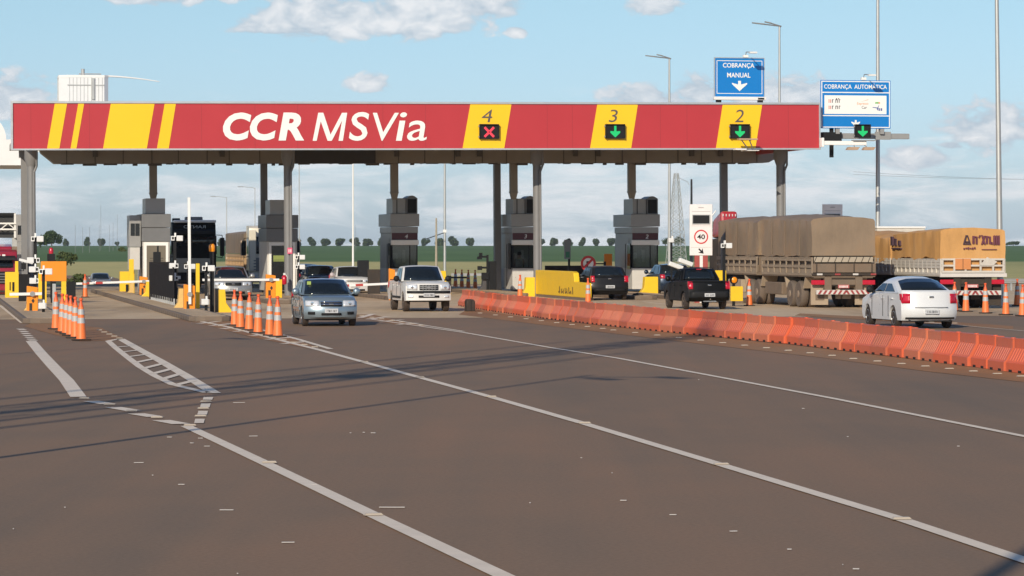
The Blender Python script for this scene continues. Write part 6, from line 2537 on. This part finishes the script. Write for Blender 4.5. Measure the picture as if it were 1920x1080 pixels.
lamp_post('tall lamp post with two arms left of the COBRANÇA MANUAL sign', 1255, 110, 205, .11)
lamp_post('tall lamp post with two arms right of the COBRANÇA MANUAL sign', 1461.5, 50, 178, .10)
lamp_post('tall pole behind the wide blue sign, rising out of the frame', 1646, -60, 162, .13, None)
lamp_post('thick tall pole near the right edge, rising out of the frame', 1876, -70, 128, .13, None, lean=-.17)
lamp_post('thin pale pole seen under the canopy left of booth 4', 662, 215, 235, .085, None, mtl=m_boomw)
lamp_post('thin grey pole between booths 4 and 3', 834, 215, 220, .10, None)
lamp_post('thin dark pole right of the booth with the dark doorway', 561, 215, 300, .06, None)
lamp_post('distant lamp post with a single arm above the cream truck', 425, 357, 420, .08, 'left')
lamp_post('faint distant lamp post with a single arm left of the second column', 478, 336, 390, .07, 'left')
t = lamp_post('wooden post just left of the thin grey pole between booths 4 and 3', 818, 406, 215, .10, None, name='wooden_post', mtl=mat('weathered_wood', (0.36, 0.31, 0.24), .9, var=.3))
t['category'] = 'post'
t = lamp_post('pale wooden post behind the speed limit sign', 1296.5, 336, 178, .10, None, name='wooden_post', mtl=mat('weathered_wood', (0.36, 0.31, 0.24), .9, var=.3))
t['category'] = 'post'
X, Y = (834 - 960) / F * 219, 219
t = thing('pole_lamp', 'small lamp bracket on the thin grey pole between booths', 'lamp', (X, Y, 0), 0)
z = ZY(436, Y)
MB().tube([(0, -.12, z), (-1.0, -.12, z - .35), (-1.3, -.12, z - .45)], .03, 6).build('bracket', m_black, t)
MB().box(-.12, .12, -.25, -.1, z, z + .2).build('clamp', m_cam, t)

# distant thin masts above the left field
for i, (px, pt, Y) in enumerate(((141, 424, 900), (155, 428, 900), (168, 428, 900), (189, 388, 1100), (186, 425, 1000), (205, 425, 1000), (212, 420, 1050), (667, 425, 1000), (220, 405, 1100))):
    X = (px - 960) / F * Y
    z = ZY(pt, Y)
    o = MB().cyl((0, 0, 0), (0, 0, z), .055, .04, 6).build('radio_mast', m_steel, None, loc=(X, Y, tz(X, Y)))
    tag(o, 'hair thin mast on the skyline above the left field' if i != 3 and px != 667 else ('tallest hair thin mast on the skyline above the left field' if i == 3 else 'hair thin mast on the skyline left of booth 4'), 'mast', 'thin masts on the skyline')

# lattice tower
Y = 420
X = (1268 - 960) / F * Y
k = Y / F
t = thing('lattice_tower', 'grey lattice radio tower behind the lamp post right of booth 2', 'tower', (X, Y, tz(X, Y)), .3)
zt = ZY(312, Y)
n = 14
mb, ml = MB(), MB()


def hw(z):
    return 13 * k * max(0.0, 1 - z / zt) ** .9 + 3.2 * k


for sx in (-1, 1):
    for sy in (-1, 1):
        for i in range(n):
            z0, z1 = zt * i / n, zt * (i + 1) / n
            ml.cyl((sx * hw(z0), sy * hw(z0), z0), (sx * hw(z1), sy * hw(z1), z1), .045, None, 5)
for i in range(n):
    z0, z1 = zt * i / n, zt * (i + 1) / n
    a, b = hw(z0), hw(z1)
    for s in (-1, 1):
        mb.cyl((-a, s * a, z0), (b, s * b, z1), .03, None, 4)
        mb.cyl((a, s * a, z0), (-b, s * b, z1), .03, None, 4)
        mb.cyl((s * a, -a, z0), (s * b, b, z1), .03, None, 4)
        mb.cyl((s * a, a, z0), (s * b, -b, z1), .03, None, 4)
        mb.cyl((-b, s * b, z1), (b, s * b, z1), .03, None, 4)
ml.build('tower_leg', m_galv, t)
mb.build('bracing', m_galv, t)
MB().tube([(2 * k, 0, zt - .5), (22 * k, 0, zt - 1.1), (26 * k, 0, zt - 1.5)], .03, 5).build('side_arm', m_galv, t)

# overhead wires right
for i, (za, zb_) in enumerate(((322, 336), (327, 330))):
    Y0, Y1 = 300.0, 330.0
    pts = []
    for k in range(13):
        u = k / 12
        px = 1600 + 700 * u
        Y = Y0 + 30 * u
        sag = 4 * u * (1 - u) * 8
        pts.append(((px - 960) / F * Y, Y, ZY(za + (zb_ - za) * u + sag - 14 * i * 0, Y)))
    o = MB().tube(pts, .012, 5).build('overhead_wire', m_steel)
    tag(o, 'thin overhead wire in the sky at the right edge, ' + ('upper of the two' if i == 0 else 'lower of the two'), 'wire')

# tall masts and poles out of frame at the left whose shadows cross the road
def shadow_base(px, py, h):
    g = G(px, py)
    d = h / SUN_T
    return g.x - d * math.sin(SUN_AZ), g.y - d * math.cos(SUN_AZ)


x, y = shadow_base(1110, 703, 17)
t = thing('lamp_post', 'tall double armed lamp post standing left of the frame', 'lamp post', (x, y, 0), R(-60), 'lamp posts around the plaza')
MB().cyl((0, 0, 0), (0, 0, 17), .075, .055, 12).build('pole', m_galv, t)
MB().tube([(0, 0, 16.6), (1.6, .5, 17)], .04).tube([(0, 0, 16.6), (1.5, -.8, 17)], .04).box(1.4, 2.3, .4, .7, 16.98, 17.08).box(1.3, 2.2, -1.0, -.7, 16.98, 17.08).build('lamp_arm', m_steel, t)
x, y = shadow_base(430, 634, 13)
t = thing('lamp_post', 'lamp post with a single head standing left of the frame', 'lamp post', (x, y, 0), R(-60), 'lamp posts around the plaza')
MB().cyl((0, 0, 0), (0, 0, 13), .05, .035, 12).build('pole', m_galv, t)
MB().box(0, 1.2, -.12, .12, 12.95, 13.05).build('lamp_head', m_steel, t)
x, y = shadow_base(1330, 628, 36)
t = thing('lattice_tower', 'lattice telecom tower standing left of the frame', 'tower', (x, y, 0), .4)
ml, mb = MB(), MB()
n = 30
hw = lambda z: .95 - .018 * z
for i in range(n):
    z0, z1 = 36 * i / n, 36 * (i + 1) / n
    a, b = hw(z0), hw(z1)
    for sx, sy in ((-1, -1), (1, -1), (1, 1), (-1, 1)):
        ml.cyl((sx * a, sy * a, z0), (sx * b, sy * b, z1), .085, None, 6)
    for s in (-1, 1):
        for q in (((-a, s * a, z0), (b, s * b, z1)), ((a, s * a, z0), (-b, s * b, z1)), ((s * a, -a, z0), (s * b, b, z1)), ((s * a, a, z0), (s * b, -b, z1))):
            mb.cyl(q[0], q[1], .025, None, 4)
ml.build('tower_leg', m_galv, t)
mb.build('bracing', m_galv, t)
MB().lathe([(.45, 0), (.45, .3)], (0, -1, 24), 'y', 16).box(-.3, .3, -.5, .5, 33, 33.1).build('antenna', m_cam, t)
for dx, dy, h in ((1.4, -1.2, 30), (-1.8, .8, 33)):
    x2, y2 = x + dx, y + dy
    o = MB().cyl((0, 0, 0), (0, 0, h), .09, .06, 10).build('radio_mast', m_galv, None, loc=(x2, y2, 0))
    tag(o, 'slim mast beside the telecom tower left of the frame, ' + ('taller one' if h == 33 else 'shorter one'), 'mast')
o = MB().cyl((0, 0, 0), (0, 0, 19), .11, .08, 12).build('lamp_post', m_galv, None, loc=(-4.4, -1.6, 0))
tag(o, 'thick pole standing behind the photographer', 'lamp post', 'lamp posts around the plaza')


# ---------------------------------------------------------------- trees and shrubs
def leaf_mat(name, a, b_):
    m, t, bs = principled(name)
    tc = t.nodes.new('ShaderNodeTexCoord')
    n = t.nodes.new('ShaderNodeTexNoise')
    n.inputs['Scale'].default_value = 1.3
    n.inputs['Detail'].default_value = 4
    t.links.new(tc.outputs['Object'], n.inputs['Vector'])
    r = ramp_node(t, [(.35, a), (.65, b_)])
    t.links.new(n.outputs['Fac'], r.inputs[0])
    t.links.new(r.outputs[0], bs.inputs['Base Color'])
    bs.inputs['Roughness'].default_value = .8
    bs.inputs['Specular IOR Level'].default_value = .2
    return m


m_leaf = leaf_mat('leaf_green', (0.030, 0.055, 0.020), (0.075, 0.105, 0.038))
m_leaf2 = leaf_mat('leaf_olive', (0.050, 0.075, 0.022), (0.115, 0.135, 0.05))
m_bark = mat('bark', (0.10, 0.075, 0.055), .9, var=.3)


def leaf_cloud(seed, w, h, z0, n, size, lobes=7):
    rr = random.Random(seed)
    C = [(rr.uniform(-.55, .55) * w, rr.uniform(-.5, .5) * w, z0 + h * rr.uniform(.22, .80), rr.uniform(.25, .42)) for _ in range(lobes)] + [(0, 0, z0 + h * .5, .5)]
    mb = MB()
    for _ in range(n):
        cx, cy, cz, cr = rr.choice(C)
        d = Vector((rr.gauss(0, 1), rr.gauss(0, 1), rr.gauss(0, 1))).normalized() * (rr.random() ** .4)
        p = Vector((cx + d.x * cr * w, cy + d.y * cr * w, max(z0, cz + d.z * cr * h * .9)))
        a = Vector((rr.gauss(0, 1), rr.gauss(0, 1), rr.gauss(0, 1))).normalized()
        b = a.orthogonal().normalized()
        c = a.cross(b)
        s = size * rr.uniform(.6, 1.3)
        mb.add([p - b * s - c * s * .6, p + b * s - c * s * .5, p + b * s * .8 + c * s * .6, p - b * s * .7 + c * s * .55], [(0, 1, 2, 3)])
    return mb


def trunk_mb(h, r, seed=1):
    rr = random.Random(seed)
    mb = MB()
    mb.cyl((0, 0, 0), (0, 0, h * .55), r, r * .7, 8)
    for _ in range(4):
        a = rr.uniform(0, 6.3)
        mb.cyl((0, 0, h * rr.uniform(.35, .5)), (math.cos(a) * h * .2, math.sin(a) * h * .2, h * .85), r * .5, r * .2, 6)
    return mb


protos = []
tree_px = [(123, 9, 14), (162, 11, 15), (192, 13, 15), (220, 8, 8), (590, 13, 15), (618, 15, 15), (645, 14, 15), (676, 13, 14), (700, 14, 15), (788, 11, 12), (811, 13, 14), (838, 11, 14), (865, 12, 11), (893, 17, 14), (918, 11, 11), (1022, 9, 11), (1046, 14, 12), (1071, 13, 11), (1098, 15, 11), (1118, 15, 11), (1146, 12, 11), (330, 13, 14), (420, 12, 13), (467, 12, 12), (750, 13, 14), (1240, 12, 12), (1420, 12, 12), (1540, 13, 12)]
YT = 2150.0
tree_px = [q for q in tree_px if q[0] < 230] + [(px + rnd.uniform(-4, 4), rnd.uniform(13, 17), rnd.uniform(13.5, 16.5)) for px in range(258, 1200, 27) if not 905 < px < 1000]
tree_px += [(1420, 15, 13), (1540, 15, 13)]
for i, (px, w, h) in enumerate(tree_px):
    k = YT / F
    X = (px - 960) * k
    lb = 'round dark tree in the row of trees along the skyline'
    v = i % 5
    if i < 5:
        t = thing('skyline_tree', lb, 'tree', (X, YT, tz(X, YT)), rnd.uniform(0, 6), 'trees in a row along the skyline')
        leaf_cloud(100 + v, 3.5, 5.4, -.1, 1500, .48, 6).build('crown', m_leaf, t)
        trunk_mb(4, .22, v).build('trunk', m_bark, t)
        protos.append(t)
    else:
        t = dup(protos[v], lb, (X, YT, tz(X, YT)), rnd.uniform(0, 6))
    sw = w * k / 4.5 * rnd.uniform(.95, 1.1)
    t.scale = (sw, sw, (h + .5) * k / 5.6)


def tree(label, px, py_base, Y, w, h, seed, n=900, m=None, name='broadleaf_tree', cat='tree', group=None, lobes=9, trunk=True):
    X = (px - 960) / F * Y
    t = thing(name, label, cat, (X, Y, ZY(py_base, Y)), 0, group)
    leaf_cloud(seed, w * .62, h * .85, h * (.15 if trunk else .0), n, max(.10, w * .045), lobes).build('crown' if trunk else 'foliage', m or m_leaf, t)
    trunk_mb(h * .8, w * .03, seed).build('trunk' if trunk else 'stem', m_bark, t)
    return t


tree('spreading tree on the left skyline above the dirt bank', 97, 461, 900, 5.6, 3.9, 51, 1600)
tree('low bushy tree left of the spreading tree on the dirt bank', 76, 465, 700, 4.0, 3.0, 52, 900)
tree('large dark tree clump right of the lamp post near booth 2', 1248, 462, 1500, 6.5, 4.4, 53, 900)
tree('dark tree partly behind the lattice tower', 1272, 462, 1500, 5.5, 4.6, 54, 900)
tree('dark rounded tree clump behind the speed limit sign', 1345, 447, 1500, 6.0, 11, 58, 900)
tree('distant dark grove on the skyline at the right edge', 1900, 461, 1900, 9, 2.6, 55, 900, lobes=14)
for i, (px, py, w, h, Y, lb) in enumerate(((140, 540, 1.3, 1.1, 225, 'green shrub at the foot of the dirt bank'), (126, 484, 2.2, .8, 330, 'dark shrub on top of the dirt bank'), (133, 498, 1.8, 1.4, 300, 'thin leafless looking shrub on the bank slope'),
                                           (150, 524, .9, .5, 240, 'small shrub low on the bank slope'), (230, 472, 1.6, .8, 500, 'dark shrub in the field left of the louvred booth'), (112, 500, 1.2, .8, 260, 'shrub above the large orange board'))):
    tree(lb, px, py, Y, w, h, 70 + i, 420, m_leaf2, 'shrub', 'shrub', None, 6, False)

# ---------------------------------------------------------------- the air
HAZE = 0.00009
if HAZE:
    o = MB().box(-1900, 1900, -260, 2700, -4.0, 48).build('haze', bpy.data.materials.new('haze_air'))
    m = o.data.materials[0]
    m.use_nodes = True
    m.node_tree.nodes.clear()
    vo = m.node_tree.nodes.new('ShaderNodeVolumePrincipled')
    vo.inputs['Color'].default_value = (0.86, 0.89, 0.94, 1)
    vo.inputs['Density'].default_value = HAZE
    vo.inputs['Anisotropy'].default_value = 0.2
    mo = m.node_tree.nodes.new('ShaderNodeOutputMaterial')
    m.node_tree.links.new(vo.outputs[0], mo.inputs['Volume'])
    o['kind'] = 'stuff'
    o['label'] = 'thin pale haze filling the air over the plain'
    o['category'] = 'haze'
